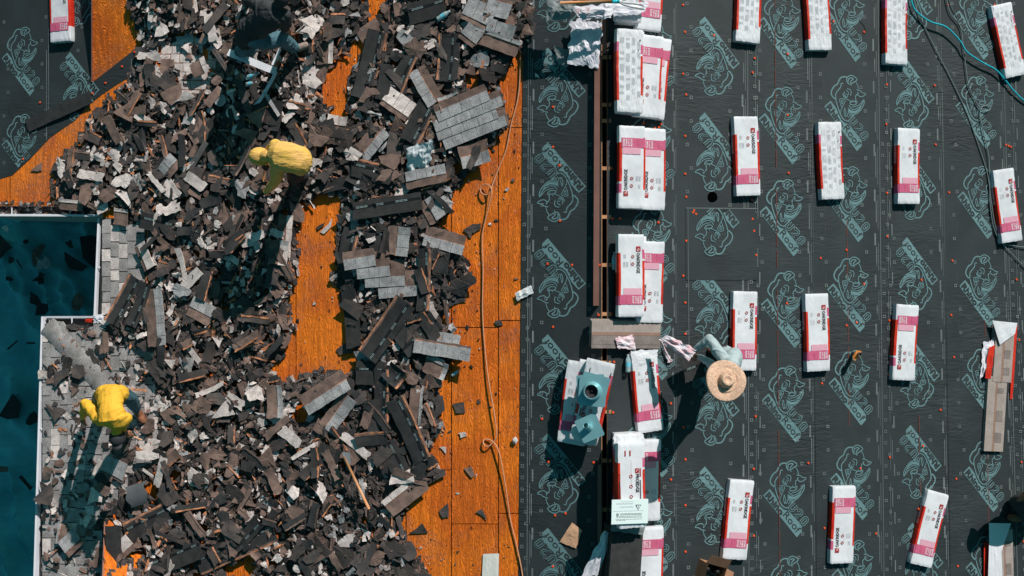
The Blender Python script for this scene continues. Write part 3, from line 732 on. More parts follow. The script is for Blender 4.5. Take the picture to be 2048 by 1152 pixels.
def fmtP():
    out = {}; n_ = MB(); text(n_, 'PROEDGE', 1, M_INK, Matrix.Translation((*bl(.70, .475), 0)) @ Matrix.Rotation(-math.pi/2, 4, 'Z'), .02, z=BZ+.002, fit=(.215, .042)); out['lettering'] = n_
    e = MB(); rectq(e, .62, .30, .76, .355, M_DRED, BZ+.001); x, y = bl(.69, .328); e.ribbon([(x-.016, y-.012), (x-.006, y+.006), (x+.012, y+.014)], .005, M_CREAM, z=BZ+.002); out['emblem'] = e
    for ft in (.39, .51, .63):
        r_ = MB(); x, y = bl(.46, ft); r_.ribbon([(x+.017*math.cos(a*math.pi/7), y+.017*math.sin(a*math.pi/7)) for a in range(14)], .008, M_DRED, z=BZ+.001, closed=True); out['roundel%d' % int(ft*100)] = r_
    s_ = MB()
    rectq(s_, .79, .30, .83, .40, M_DRED, BZ+.001); rectq(s_, .79, .44, .82, .9, M_INK, BZ+.001); rectq(s_, .03, .43, .06, .9, M_INK, BZ+.001); rectq(s_, .47, .2, .475, .5, M_DRED, BZ+.001)
    for a in (.24, .42): rectq(s_, a, .085, a+.045, .15, M_DRED, BZ+.001)
    for a in (.36, .40): rectq(s_, .03, a, .07, a+.012, M_INK, BZ+.001)
    out['small_print'] = s_; return out
BM = {('F', k): sharp(bundle_body('F', k+1).mesh('wrapper', True)) for k in range(6)}
BM.update({('B', k): sharp(bundle_body('B', k+15).mesh('wrapper', True)) for k in range(3)}); BM[('P', 0)] = sharp(bundle_body('P', 9).mesh('wrapper', True))
PR = {'F': {k: m.mesh(k) for k, m in fmt(1).items()}, 'B': {k: m.mesh(k) for k, m in fmtB().items()}, 'P': {k: m.mesh(k) for k, m in fmtP().items()}}
nb = [0]
def bundle(label, u, v, ang=0, kind='F', h=0.0, turn=0, group='shingle bundles laid out on the underlayment', scale=1.0):
    M = frame(u, v, h, ang, BT) @ Matrix.Rotation(math.pi*turn, 4, 'Z')
    if scale != 1: M = M @ Matrix.Diagonal((1, scale, 1, 1))
    o = thing('shingle_bundle', label, 'shingle bundle', M, group)
    nb[0] += 1; link('wrapper', BM[(kind, nb[0] % {'F': 6, 'B': 3, 'P': 1}[kind])], o)
    for k, me in PR[kind].items(): link(k.rstrip('0123456789'), me, o)
    return o
bundle('shingle bundle lying plain side up at the top edge, nearest right of the ridge packs', 1499, 5, 3, 'B')
bundle('second plain-faced bundle along the top edge, red flank showing on its left', 1637, 22, -3.5, 'B')
bundle('plain-faced bundle at the top edge where the cyan hose enters the picture', 1793, 52, 0, 'B')
bundle('tilted plain-faced bundle in the top right corner with the cyan hose below it', 2018, 80, -14, 'B')
bundle('printed bundle beside the black vent hole, pink panel at its bottom', 1495, 312, -2.5, 'F')
bundle('plain-faced bundle in the upper middle row, between two printed ones', 1663, 321, -3, 'B')
bundle('printed bundle upper row, between the plain-faced bundle and the grey cables', 1818, 332, 0, 'F')
bundle('printed bundle with grey cables running along its left flank', 2016, 411, -8.5, 'F')
bundle('printed bundle just behind the man in the straw hat', 1490, 662, 1.5, 'F')
bundle('printed bundle directly above the small upright vent pipe, to its left', 1636, 665, -1.5, 'F')
bundle('printed bundle lying reversed with pink panel on top, right of the upright vent pipe', 1812, 685, 3.5, 'F', turn=1)
bundle('reversed printed bundle with pink panel on top in the bottom row', 1687, 1050, 2, 'F', turn=1)
bundle('strongly tilted printed bundle in the bottom row', 1860, 1058, 16, 'F')
bundle('printed bundle in the bottom row right above the open cardboard box', 1477, 1040, 6.5, 'F')
bundle('lone bundle in the top left corner, half in shade beside the rake board', 119, 12, -1, 'F')
RG = 'shingle bundles stacked along the ridge'
# stacks along the ridge
bundle('bundle with pink panel at the very top of the ridge row', 1301, -22, 3, 'F', group=RG)
bundle('lower plain-faced bundle under the garden tool at the top of the ridge row', 1261, -34, 1, 'B', .0, group=RG)
bundle('upper plain-faced bundle under the garden tool at the top of the ridge row', 1257, -42, 0, 'B', .100, group=RG)
bundle('lowest bundle of the plain-faced stack right of the brown metal strip', 1266, 147, 4, 'B', .0, group=RG)
bundle('middle bundle of the plain-faced stack right of the brown metal strip', 1262, 143, 1.5, 'B', .100, group=RG)
bundle('top plain-faced bundle of the stack right of the brown metal strip', 1260, 141, 0, 'B', .200, group=RG)
bundle('pink-panelled bundle leaning out beside the plain-faced stack', 1311, 155, 6, 'F', 0, 1, RG)
bundle('bundle squeezed between the plain-faced stack and its tilted neighbour', 1298, 152, 3, 'F', .100, 1, RG)
bundle('lower bundle of the pair below the plain-faced stack, hidden underneath', 1268, 336, 1, 'F', 0, 1, RG)
bundle('upper left bundle of the pair below the plain-faced stack', 1265, 334, 0.5, 'F', .100, 1, RG)
bundle('right bundle of the pair below the plain-faced stack', 1306, 338, 1, 'F', .03, 1, RG)
bundle('lower left bundle of the pair beside the clear water bottle', 1268, 554, 0, 'F', 0, 0, RG)
bundle('upper left bundle of the pair, water bottle leaning at its left flank', 1263, 551, 0, 'F', .100, 0, RG)
bundle('right bundle of the pair beside the bottle, pink panel near its top', 1302, 564, 1.5, 'F', .02, 1, RG)
bundle('shaded bundle with the second water bottle, left of the man in the straw hat', 1295, 783, -6, 'F', 0, 0, RG)
bundle('lower left bundle under the metal flashings', 1153, 808, 8, 'P', 0, 1, RG)
bundle('upper left bundle under the metal flashings', 1151, 806, 8, 'F', .100, 0, RG)
bundle('right bundle under the metal flashings with lettering at its lower end', 1183, 804, 13, 'P', .20, 1, RG)
bundle('wrapped bundle between the two visible ones under the metal flashings', 1170, 805, 11, 'F', .10, 1, RG)
for k_, (nm_, da) in enumerate((('lowest', -1), ('second lowest', .5), ('third', -.4), ('fourth', 1), ('fifth, just below the top,', -.6))):
    bundle('%s bundle of the tall stack under the pale instruction sheet' % nm_, 1257+k_, 947+k_*2, da, 'BF'[k_ % 2], .1*k_, 0, RG)
bundle('top bundle under the pale instruction sheet, red dots and dark lettering', 1264, 971, -1, 'P', .5, 0, RG)
bundle('bundle in shadow right of the pale instruction sheet stack', 1296, 961, .5, 'F', 0, 1, RG)
bundle('bundle at the bottom edge beside the dark rubber sheet', 1301, 1136, 1, 'F', 0, 1, RG)

# opened packs with bare shingles
def bare(name, label, u, v, ang, L_, Wd, n_, h=0.0, T=0, flip=False, mats=(M_NEW, M_NEWB, M_NEWD), tabs=((.15, .22), (.45, .6), (.75, .88)), tabin=True, off=.004):
    root = thing(name, label, 'shingle stack', frame(u, v, h, ang, n_*.0085)); r = random.Random(int(u))
    for k in range(n_):
        o = MB(); ox = r.uniform(-off, off) - (n_-1-k)*.003*(1 if not flip else 0); oy = r.uniform(-off, off); z = k*.0085+.0085
        A, B = -Wd/2+ox, Wd/2+ox; c = A+Wd*.52; b_ = A + Wd*.40
        o.box(((A+b_)/2, oy, z-.004), (b_-A, L_, .0075), mats[0]); o.box(((b_+c)/2, oy, z-.004), (c-b_, L_, .0075), mats[1] if k == n_-1 else mats[0])
        o.box(((c+B)/2, oy, z-.0055), (B-c, L_, .006), mats[0] if tabin else mats[2])
        sh = o.obj('shingle', root)
        if k == n_-1:
            for t0, t1 in tabs:
                tt = MB(); y0, y1 = L_*(.5-t0)+oy, L_*(.5-t1)+oy
                tt.box((c+(B-c)*.35+.002, (y0+y1)/2, z-.0015), ((B-c)*.68, abs(y0-y1), .0035), mats[2]); tt.obj('tab', sh)
    return root
bare('shingle_stack', 'opened stack of tan shingles laid across the ridge slot', 1253, 670, 91.2, .90, .33, 11, 0, mats=(M_NEW, M_NEWB, M_NEWD), tabs=((.0, .43), (.5, .985)), tabin=False)
bare('shingle_stack', 'bare tan shingles in the torn open pack at the right edge', 2008, 706, 4.5, .80, .30, 8)
bare('shingle_stack', 'loose tan shingles fanned downhill of the torn open pack at right', 1992, 828, 4.2, 1.02, .31, 5, .02)
bare('shingle_stack', 'bare tan shingles in the half opened pack by the boot', 2011, 1135, -1.5, 1.02, .26, 8, .01)

# crumpled films, bags and cloth on a four-cornered patch
def crumple(name, label, cat, quad, m, h=.03, amp=.04, n_=18, seed=1, freq=3, ragged=.0, parent=None, group=None, hs=None):
    vs = []; r = random.Random(seed); q = [Vector((a, b)) for a, b in quad]; hs = hs or (h, h, h, h)
    for j in range(n_+1):
        for i in range(n_+1):
            s_, t = i/n_, j/n_
            p = (q[0]*(1-s_)+q[1]*s_)*(1-t) + (q[3]*(1-s_)+q[2]*s_)*t; hh = (hs[0]*(1-s_)+hs[1]*s_)*(1-t) + (hs[3]*(1-s_)+hs[2]*s_)*t
            e = min(s_, 1-s_, t, 1-t)*4; e = min(1, e)
            if ragged: p = p + Vector((N2(s_*3, t*3, 2, seed), N2(s_*3, t*3, 2, seed+7)))*ragged*(1.4-e)
            f = N2(s_, t, freq, seed*1.7); f2 = N2(s_, t, freq*2.3, seed*3.3)
            vs.append(P(p.x, p.y, hh + surf(p.x, p.y) + amp*(.15+.85*e)*(.5+f)*.34 + amp*.10*(1-2*abs(f2))*(.3+e*.7)))
    k = len(vs); w_ = n_+1; fs = [(j*w_+i, (j+1)*w_+i, (j+1)*w_+i+1, j*w_+i+1) for j in range(n_) for i in range(n_)]
    vs += [p - Vector((0, 0, .002)) for p in vs]; fs += [tuple(k+i for i in reversed(f)) for f in fs]
    edge = [i for i in range(w_)] + [j*w_+n_ for j in range(1, w_)] + [n_*w_+i for i in range(n_-1, -1, -1)] + [j*w_ for j in range(n_-1, 0, -1)]
    fs += [(edge[i], edge[(i+1) % len(edge)], edge[(i+1) % len(edge)]+k, edge[i]+k) for i in range(len(edge))]
    mb = MB(); mb.v = [tuple(p) for p in vs]; mb.f = fs; mb.m = [0]*len(fs); mb.mats = [m]
    o = mb.obj(name, parent)
    if label: tag(o, label, cat, group)
    return o
def film(label, quad, m=M_FILM, **k): return crumple('plastic_wrapper', label, 'plastic wrapper', quad, m, **k)
film('torn white wrapper still folded over the top of the opened pack at right', [(1985, 641), (2035, 646), (2030, 668), (2000, 690)], M_WHITE, h=.10, amp=.02, seed=3)
film('crumpled white and red wrapper peeled off to the left of the opened pack', [(1966, 686), (2003, 672), (1990, 722), (1960, 760)], M_FILM, h=.03, amp=.10, seed=4, ragged=4)
film('red strip of wrapper hanging at the left flank of the opened pack', [(1978, 695), (1990, 690), (1982, 757), (1970, 757)], M_RED, h=.07, amp=.03, seed=14, ragged=2)
film('wrapper with red edge under the right side of the opened pack', [(2028, 650), (2035, 650), (2025, 798), (2020, 798)], M_RED, h=.03, amp=.01, seed=15, n_=8)
film('white wrapper half pulled off the pack by the boot', [(1978, 1046), (2022, 1047), (2004, 1100), (1978, 1200)], M_WHITE, h=.10, amp=.02, seed=5, hs=(.10, .10, .11, .10))
film('white wrapper lining the left half of the pack by the boot', [(1979, 1060), (2001, 1054), (2007, 1200), (1975, 1200)], M_WHITE, h=.105, amp=.018, seed=25, freq=7)
film('red wrapper flank along the left side of the pack by the boot', [(1968, 1085), (1979, 1085), (1977, 1200), (1968, 1200)], M_RED, h=.05, amp=.008, seed=26, n_=8)
film('large crumpled white wrapper beside the top end of the brown metal strip', [(1143, 40), (1204, 44), (1198, 136), (1135, 128)], M_FILM, h=.12, amp=.11, n_=30, seed=6, freq=5, ragged=5)
film('thin bluish wrapper spilling left of the crumpled white one', [(1108, 92), (1138, 100), (1136, 136), (1116, 128)], M_FILMG, h=.05, amp=.04, seed=7, ragged=3)
film('pinkish white wrapper bulging over the ridge slot at the top', [(1143, 14), (1232, 6), (1222, 36), (1160, 40)], M_FILM, h=.30, amp=.10, n_=22, seed=8, ragged=4)
film('torn pink wrapper piece on top of the bulging one', [(1150, 16), (1180, 14), (1170, 46), (1158, 32)], M_FILMP, h=.40, amp=.05, seed=9, ragged=3)
film('bluish wrapper ends at the right of the bulging one under the tool', [(1218, 4), (1296, 4), (1290, 26), (1228, 34)], M_FILM, h=.26, amp=.06, n_=22, seed=10, ragged=4)
crumple('tarp_bag', 'dark grey plastic bag at the top edge left of the ridge slot', 'bag', [(1092, -30), (1150, -20), (1140, 38), (1094, 42)], M_FILMG, h=.42, amp=.10, n_=22, seed=11, freq=3, ragged=4)
crumple('plastic_bag', 'white and teal plastic bag lying in the shingle debris', 'plastic bag', [(812, 296), (866, 280), (858, 345), (818, 356)], M_BAG, h=.16, amp=.16, n_=26, seed=12, freq=3, ragged=5, hs=(.26, .30, .08, .10))
film('crumpled lilac wrapper lying on the tan shingle stack at the ridge', [(1230, 676), (1266, 670), (1272, 700), (1236, 696)], M_FILMP, h=.12, amp=.09, seed=13, ragged=3)
film('pink striped wrapper the man in the straw hat is pulling', [(1318, 680), (1334, 670), (1394, 700), (1378, 722)], M_FILMP, h=.20, amp=.10, seed=16, ragged=3, hs=(.34, .40, .74, .70))
film('thin pink wrapper tail beside the tan shingle stack', [(1322, 676), (1330, 700), (1346, 722), (1336, 726)], M_FILMP, h=.05, amp=.05, seed=17, ragged=2)
film('white wrapper folded over the top of the shaded bundle by the bottle', [(1260, 701), (1316, 699), (1312, 728), (1268, 742)], M_WHITE, h=.10, amp=.03, seed=18, ragged=2)
film('long bluish wrapper curling down to the left of the rubber sheet', [(1208, 1062), (1226, 1066), (1196, 1150), (1160, 1156)], M_FILM, h=.22, amp=.08, seed=19, ragged=3)
film('white wrapper end on the stack behind the instruction sheet', [(1227, 868), (1284, 866), (1296, 894), (1228, 900)], M_WHITE, h=.50, amp=.05, seed=20, ragged=2)
film('bluish wrapper end below the instruction sheet', [(1222, 1042), (1292, 1048), (1286, 1070), (1222, 1062)], M_FILMG, h=.45, amp=.04, seed=21, ragged=2)
film('silvery crumpled wrapper in the corner of the white gutter', [(186, 630), (206, 628), (208, 645), (188, 646)], M_FILM, h=.02, amp=.05, seed=22, ragged=2)
film('orange red wrapper lying in the gutter corner', [(172, 636), (194, 638), (196, 646), (170, 644)], M_RED, h=-.03, amp=.03, seed=23, ragged=1.5)
crumple('kraft_bag', 'flattened brown paper on the underlayment left of the ridge', 'paper', [(1144, 1045), (1164, 1060), (1152, 1097), (1119, 1084)], M_PAPER, h=.03, amp=.03, seed=24, freq=2.5, ragged=1)
crumple('paper_sheet', 'folded white paper on the plywood at the bottom edge', 'paper', [(966, 1108), (998, 1107), (997, 1156), (964, 1156)], M_WPAPER, h=.02, amp=.015, seed=27, freq=2)
crumple('paper_scrap', 'small white scrap beside the plywood edge near the wrapper', 'paper', [(1069, 146), (1075, 145), (1079, 156), (1072, 158)], M_WPAPER, h=.01, amp=.01, seed=28, n_=5)
crumple('crushed_bottle', 'crushed clear plastic bottle on the edge of the plywood', 'bottle', [(1030, 586), (1062, 570), (1067, 586), (1034, 602)], M_BAG, h=.04, amp=.05, seed=29, freq=4, ragged=1)
# rubber sheet pack at the bottom of the ridge
root = thing('rubber_sheet_stack', 'stack of dark grey ridge sheets at the bottom edge over the ridge slot', 'sheet stack', frame(1252, 1125, 0, 4, .38))
for k in range(11): MB().box((random.uniform(-.006, .006), 0, .035*k+.017), (.36+.004*k, .8, .032), M_DARK).obj('sheet', root)
# instruction sheet (a flat cardboard sheet lying on the stack)
M = frame(1259.5, 1023, .62, 1.5); root = thing('instruction_sheet', 'pale instruction sheet with warning triangle lying across the PROEDGE stack'.replace('PROEDGE', 'dotted'), 'instruction sheet', M)
MB().box((0, 0, 0), (.455, .285, .012), M_PANEL).obj('board', root); pt_ = MB(); wv_ = .0085
tri = [(.07, .075), (.135, .075), (.1025, .02)]
pt_.ribbon(tri + [tri[0]], .009, M_INK, z=wv_); pt_.ribbon([(.1025, .064), (.1025, .045)], .006, M_INK, z=wv_)
x, y = -.155, -.03; pt_.ribbon([(x+.011*math.cos(a*math.pi/6), y+.011*math.sin(a*math.pi/6)) for a in range(12)], .008, M_INK, z=wv_, closed=True)
for (x0, x1, yy, m, t_) in ((-.12, .04, .118, M_GINK, .003), (-.17, .04, .10, M_GINK, .003), (-.17, .04, .09, M_GINK, .003), (-.12, .04, .062, M_GINK, .003), (-.13, .04, .05, M_GINK, .003), (-.21, .17, .01, M_GINK, .004),
                            (-.12, .15, -.022, M_INK, .0035), (-.12, .15, -.034, M_INK, .0045), (-.17, .145, -.052, M_INK, .0035), (-.17, .16, -.066, M_INK, .003), (-.18, .16, -.088, M_INK, .003), (-.17, -.05, -.1, M_INK, .003)):
    xx = x0
    while xx < x1:
        l_ = min(random.uniform(.012, .04), x1-xx); pt_.ribbon([(xx, yy), (xx+l_, yy)], t_, m, z=wv_); xx += l_+.005
pt_.obj('printed_text', root)
# metal flashings (pipe boots) on the left stack
def flashing(label, u, v, ang, h, size, hr, hh, tilt=0, dark=True, lean=0):
    M = frame(u, v, h, ang) @ Matrix.Rotation(R(tilt), 4, 'X'); root = thing('roof_flashing', label, 'flashing', M)
    pl = MB(); s2 = size[0]/2; t2 = size[1]/2; pts = []
    for cx, cy, a0 in ((s2-.02, t2-.02, 0), (-s2+.02, t2-.02, 90), (-s2+.02, -t2+.02, 180), (s2-.02, -t2+.02, 270)):
        for a in (0, 45, 90): pts.append((cx+.02*math.cos(R(a0+a)), cy+.02*math.sin(R(a0+a))))
    pl.prism(pts, .003, M_METAL, z=.003); pl.obj('base_plate', root)
    if hr:
        c = MB(); Ml = Matrix.Rotation(R(lean), 4, 'X')
        c.lathe([(hr*1.25, .003), (hr*1.2, .03), (hr*1.08, hh*.7), (hr, hh), (hr*.93, hh+.004), (hr*.86, hh)], M_METAL, Ml, 28); c.obj('collar', root, smooth=True)
        if dark:
            d = MB(); d.lathe([(hr*.86, hh), (hr*.8, hh-.03), (hr*.3, hh-.05), (.001, hh-.052)], M_TROU, Ml, 24); d.obj('rubber_seal', root, smooth=True)
            MB().lathe([(hr*.18, hh-.048), (hr*.12, hh-.03), (.001, hh-.026)], M_TAPE, Ml, 12).obj('seal_centre', root)
G_ = 'metal pipe flashings on the left ridge stack'
flashing('lower flat flashing plate of the pile on the left stack', 1182, 777, -4, .40, (.34, .33), 0, 0)
flashing('middle flat flashing plate of the pile on the left stack', 1188, 776, 14, .41, (.33, .33), 0, 0)
flashing('flashing with a domed collar and black rubber seal', 1185, 782, 4, .425, (.33, .36), .092, .085)
flashing('flashing with a tall narrow collar lying below the domed one', 1179, 856, -24, .36, (.28, .29), .034, .13, 0, False, -22)
# cardboard box with cans
M = frame(1412, 1146, 0, 18, .0); root = thing('cardboard_box', 'open cardboard box of black canisters at the bottom edge', 'cardboard box', M)
bw, bl2, bh = .30, .30, .2; bb = MB()
for c, d in (((-bw/2, 0, bh/2), (.006, bl2, bh)), ((bw/2, 0, bh/2), (.006, bl2, bh)), ((0, bl2/2, bh/2), (bw, .006, bh)), ((0, -bl2/2, bh/2), (bw, .006, bh)), ((0, 0, .004), (bw, bl2, .006))): bb.box(c, d, M_CARD)
bb.obj('box_body', root)
def flap(name, quad, m):
    vs = [Vector(p) for p in quad]; vs += [p + Vector((0, 0, .005)) for p in vs]; MB().add(vs, [(3,2,1,0),(4,5,6,7),(0,1,5,4),(1,2,6,5),(2,3,7,6),(3,0,4,7)], m).obj(name, root)
flap('flap', [(-bw/2, bl2/2, bh), (bw/2, bl2/2, bh), (bw/2-.01, bl2/2+.12, bh+.07), (-bw/2+.01, bl2/2+.12, bh+.07)], M_CARDD)
flap('flap', [(bw/2, -bl2/2, bh), (bw/2+.09, -bl2/2+.02, bh+.03), (bw/2+.09, bl2/2-.02, bh+.03), (bw/2, bl2/2, bh)], M_CARD)
flap('flap', [(-bw/2-.03, -bl2/2, bh+.12), (-bw/2, -bl2/2, bh), (-bw/2, bl2/2, bh), (-bw/2-.03, bl2/2, bh+.12)], M_CARD)
for i, (x, y) in enumerate(((-.07, .07), (.07, .07), (-.07, -.07), (.07, -.07))):
    c = MB(); c.lathe([(.04, 0), (.04, .13), (.028, .14), (.026, .15), (.001, .15)], M_TAPE, k=14)
    o = c.obj('canister', None, M @ Matrix.Translation((x, y, .01)), smooth=True)
    tag(o, ['black canister in the open box, nearest its brown flap on the ridge side', 'black canister in the open box, nearest the printed bundle', 'black canister in the open box, bottom row on the ridge side', 'black canister in the open box, bottom row away from the ridge'][i], 'canister', 'canisters in the box')
# upright vent pipe with orange collar
root = thing('vent_pipe', 'short upright grey vent pipe with a torn orange collar', 'vent pipe', Matrix.Translation(P(1706, 706, 0)))
c = MB(); c.lathe([(.026, -.02), (.026, .27), (.022, .27), (.02, .1)], M_GREYP, k=16); c.obj('pipe', root, smooth=True)
c = MB(); c.add([(-.075, -.035, .2), (-.03, .05, .22), (.03, .04, .24), (.0, -.03, .25), (-.06, -.09, .23)], [(0, 4, 3, 2, 1)], mat('orange_film', (.75, .26, .05), .5)); c.obj('torn_collar', root)
# bottles
def bottle(label, u, v, ang, h, L_=.21, r=.033, crush=0):
    n = nrm(u); M = frame(u, v, h+r, ang); M = M @ Matrix.Rotation(-math.pi/2, 4, 'X') @ Matrix.Translation((0, 0, -L_/2))
    root = thing('water_bottle', label, 'bottle', M, 'clear plastic water bottles')
    q = MB(); q.lathe([(.004, 0), (r*.9, .004), (r, .02), (r*.93, .04), (r, .055), (r, L_*.62), (r*.9, L_*.74), (r*.42, L_*.9), (r*.42, L_*.96), (.003, L_*.965)], M_BOTTLE, k=16); q.obj('bottle_body', root, smooth=True)
    q = MB(); q.lathe([(r*1.02, L_*.32), (r*1.03, L_*.34), (r*1.03, L_*.56), (r*1.02, L_*.58)], M_BLAB, k=16); q.obj('bottle_label', root, smooth=True)
    q = MB(); q.lathe([(r*.48, L_*.955), (r*.48, L_), (.002, L_+.001)], M_FILM, k=12); q.obj('cap', root)
bottle('clear bottle lying against the left flank of the upper bundle pair', 1229, 522, 0, .03, .22)
bottle('clear bottle at the top left corner of the shaded bundle', 1256, 727, 0, .04, .22)
bottle('teal bottle lying in the shade below the man in black', 505, 151, 72, .14, .2)
bottle('flattened teal bottle next to the one below the man in black', 503, 167, 80, .12, .17)
bottle('blue labelled bottle among the shingles near the top middle', 887, 31, 60, .12, .2)
bottle('small teal bottle on the plywood right of the debris', 911, 746, 55, .02, .13, .022)
# stones
for lab, u, v, r in (('pale stone resting where plywood meets underlayment', 1030, 881, .05), ('small white chip of foam near the top of the plywood', 1072, 152, .02)):
    mb = MB(); vs = []
    for i in range(5):
        for j in range(9):
            th, ph = math.pi*i/4, 2*math.pi*j/9; d = Vector((math.sin(th)*math.cos(ph)*.75, math.sin(th)*math.sin(ph), math.cos(th)*.6)); vs.append(d*r*(1+.35*mnoise.noise(d*2+Vector((u, 0, 0)))))
    mb.add(vs, [(i*9+j, (i+1)*9+j, (i+1)*9+(j+1) % 9, i*9+(j+1) % 9) for i in range(4) for j in range(9)], M_STONE)
    tag(mb.obj('stone', None, Matrix.Translation(P(u, v, r*.5))), lab, 'stone')
# hoses and cables
def line_obj(name, label, cat, pts, r, m, h=.0, hs=None, k=10):
    q = [P(u, v, (h if hs is None else hs[i]) + r + .018) for i, (u, v) in enumerate(pts)]
    mb = MB(); mb.tube(smooth_path(q, k), r, m, k=8); tag(mb.obj(name, smooth=True), label, cat)
line_obj('hose', 'long tan air hose running down the plywood with two small loops', 'hose',
  [(1040, -60), (1041, 60), (1038, 180), (1022, 250), (1012, 300), (996, 340), (986, 366), (980, 384), (972, 390), (963, 386), (961, 376), (969, 369), (979, 372), (983, 385), (976, 420), (965, 470), (966, 540), (965, 620), (969, 690), (977, 760), (989, 830), (993, 870), (985, 886), (975, 893), (967, 888), (968, 880), (977, 879), (988, 886), (998, 905), (1009, 960), (1021, 1040), (1033, 1090), (1046, 1160), (1050, 1240)], .0085, M_CORD, 0,
  [.0]*5+[.01,.03,.05,.04,.02,.01,.02,.05,.06,.03]+[.01,.0,.0,.0,.02,.03,.02,.02,.03,.02,.0,.0,.02,.04,.02,.0,0,0,0])
line_obj('hose', 'bright cyan air hose crossing the top right corner', 'hose', [(1812, -50), (1824, 6), (1836, 26), (1862, 44), (1892, 54), (1920, 82), (1934, 104), (1965, 125), (1992, 140), (2010, 160), (2028, 182), (2052, 204), (2110, 240)], .0115, M_CYAN, 0, [.02,.02,.03,.05,.06,.05,.05,.05,.04,.03,.02,.01,0])
line_obj('cable', 'grey cable from the cyan hose down to the cabled bundle', 'cable', [(1822, -40), (1833, 20), (1853, 62), (1880, 116), (1905, 165), (1935, 230), (1962, 306), (1975, 350), (1982, 400), (1990, 450), (2004, 486), (2026, 510), (2060, 545), (2110, 590)], .007, M_BCORD, 0, [.0]*7+[.0,.02,.02,.01,.01,0,0])
line_obj('cable', 'grey cable looping over itself above the cabled bundle', 'cable', [(1885, -50), (1898, 20), (1920, 52), (1926, 90), (1931, 130), (1937, 170), (1950, 200), (1963, 220), (1975, 222), (1981, 216), (1976, 211), (1964, 214), (1960, 232), (1968, 270), (1977, 310), (1979, 350), (1980, 400), (1986, 450), (2002, 484), (2030, 492), (2100, 500)], .007, M_BCORD, .012)
line_obj('cable', 'thin grey cable entering at the top beside the rhino print'.replace('rhino print', 'printed emblem'), 'cable', [(1888, -60), (1900, 6), (1912, 30), (1922, 55), (1928, 62)], .004, M_BCORD)
line_obj('cord', 'thin dark cord between the vent pipe and the third bundle', 'cord', [(1718, 40), (1728, 50), (1731, 62), (1728, 70)], .003, M_TAPE)
# brown metal strips beside the ridge slot
root = tag(MB().box((0, 0, .0), (.055, 3.05, .085), M_BOARD).obj('metal_strip', None, frame(1193.5, 362, .06, .3)), 'long brown metal strip standing along the left side of the ridge slot', 'metal strip')
tag(MB().box((0, 0, 0), (.05, 1.6, .06), M_BOARD).obj('metal_strip', None, frame(1200, 1060, .03, 0)), 'brown strip in shadow left of the ridge slot at the bottom', 'metal strip')
# tools
def tool(name, label, segs, cat='tool'):
    """segs: (part name, [(u,v,h)...], radius, material)"""
    root = None
    for i, (nm_, pts, r, m) in enumerate(segs):
        q = [P(*p) for p in pts]
        if root is None: root = thing(name, label, cat, Matrix.Translation(q[0]))
        q = [p - root.location for p in q]
        MB().tube(smooth_path(q, 4) if len(q) > 2 else q, r, m, k=8).obj(nm_, root, smooth=True)
    return root
sh = tool('spade', 'spade with orange wooden handle and black D grip lying on the debris',
     [('handle', [(688, 914, .34), (738, 1018, .26)], .019, M_WOODH), ('grip', [(737, 1016, .26), (736, 1030, .25), (739, 1040, .24), (747, 1038, .24), (749, 1028, .25), (741, 1017, .26)], .014, M_TAPE)])
bm_ = MB(); Mb = Matrix.Translation(-sh.location)
bl_ = [P(u, v, h) for u, v, h in ((684, 904, .36), (700, 906, .33), (702, 930, .30), (690, 918, .34))]
bm_.add([Mb @ p for p in bl_] + [Mb @ (p - Vector((0, 0, .008))) for p in bl_], [(0,3,2,1), (4,5,6,7), (0,1,5,4), (1,2,6,5), (2,3,7,6), (3,0,4,7)], M_STEEL); bm_.obj('blade', sh)
rk = tool('garden_fork', 'long handled fork with cyan ferrule lying over the packs at the top', [('handle', [(1120, 6, .52), (1228, 3, .52)], .02, M_WOODH), ('ferrule', [(1224, 3, .52), (1238, 3, .52)], .024, M_CYAN)] +
     [('tine', [(1236, 3, .52), (1250, 3+a*6, .51), (1268+abs(a)*4, 3+a*10, .47), (1288, 8+a*8, .40)], .010, M_STEEL) for a in (-.6, .5, 1.3)], 'garden fork')
tool('pry_bar', 'thin steel pry bar in the hands of the man in plain yellow', [('bar', [(238, 862, .42), (284, 880, .15)], .012, M_WOODH)], 'pry bar')
tool('hammer', 'wooden handled hammer held under the hooded man', [('handle', [(531, 322, .50), (526, 362, .22)], .015, M_WOODH), ('head', [(518, 366, .2), (534, 366, .2)], .022, M_TAPE)], 'hammer')
def strip(name, label, cat, pts, wd, m, th=.006):
    q = [P(*p) for p in pts]; mb = MB(); vs = []
    for i, p in enumerate(q):
        t = (q[min(i+1, len(q)-1)] - q[max(i-1, 0)]).normalized(); s_ = t.cross(Vector((.1, 0, 1))).normalized()*wd/2
        vs += [p+s_, p-s_, p-s_-Vector((0, 0, th)), p+s_-Vector((0, 0, th))]
    n_ = len(q); fs = [(4*i+j, 4*i+(j+1) % 4, 4*i+4+(j+1) % 4, 4*i+4+j) for i in range(n_-1) for j in range(4)] + [(0,1,2,3), (4*n_-1, 4*n_-2, 4*n_-3, 4*n_-4)]
    mb.add(vs, fs, m); return tag(mb.obj(name), label, cat)
strip('metal_flashing', 'bent white metal flashing in the shade below the man in black', 'flashing', [(456, 104, .22), (500, 122, .26), (534, 136, .26), (552, 142, .24)], .095, M_GUT)
strip('metal_flashing', 'narrow bent metal edge hanging down from the white flashing', 'flashing', [(552, 142, .24), (546, 156, .2), (530, 184, .2), (520, 200, .2), (500, 222, .16), (484, 236, .14)], .045, M_GUT)
strip('metal_flashing', 'thin white metal edge beside the shoe of the man in black', 'flashing', [(560, 98, .2), (552, 116, .2), (545, 130, .22)], .04, M_GUT)
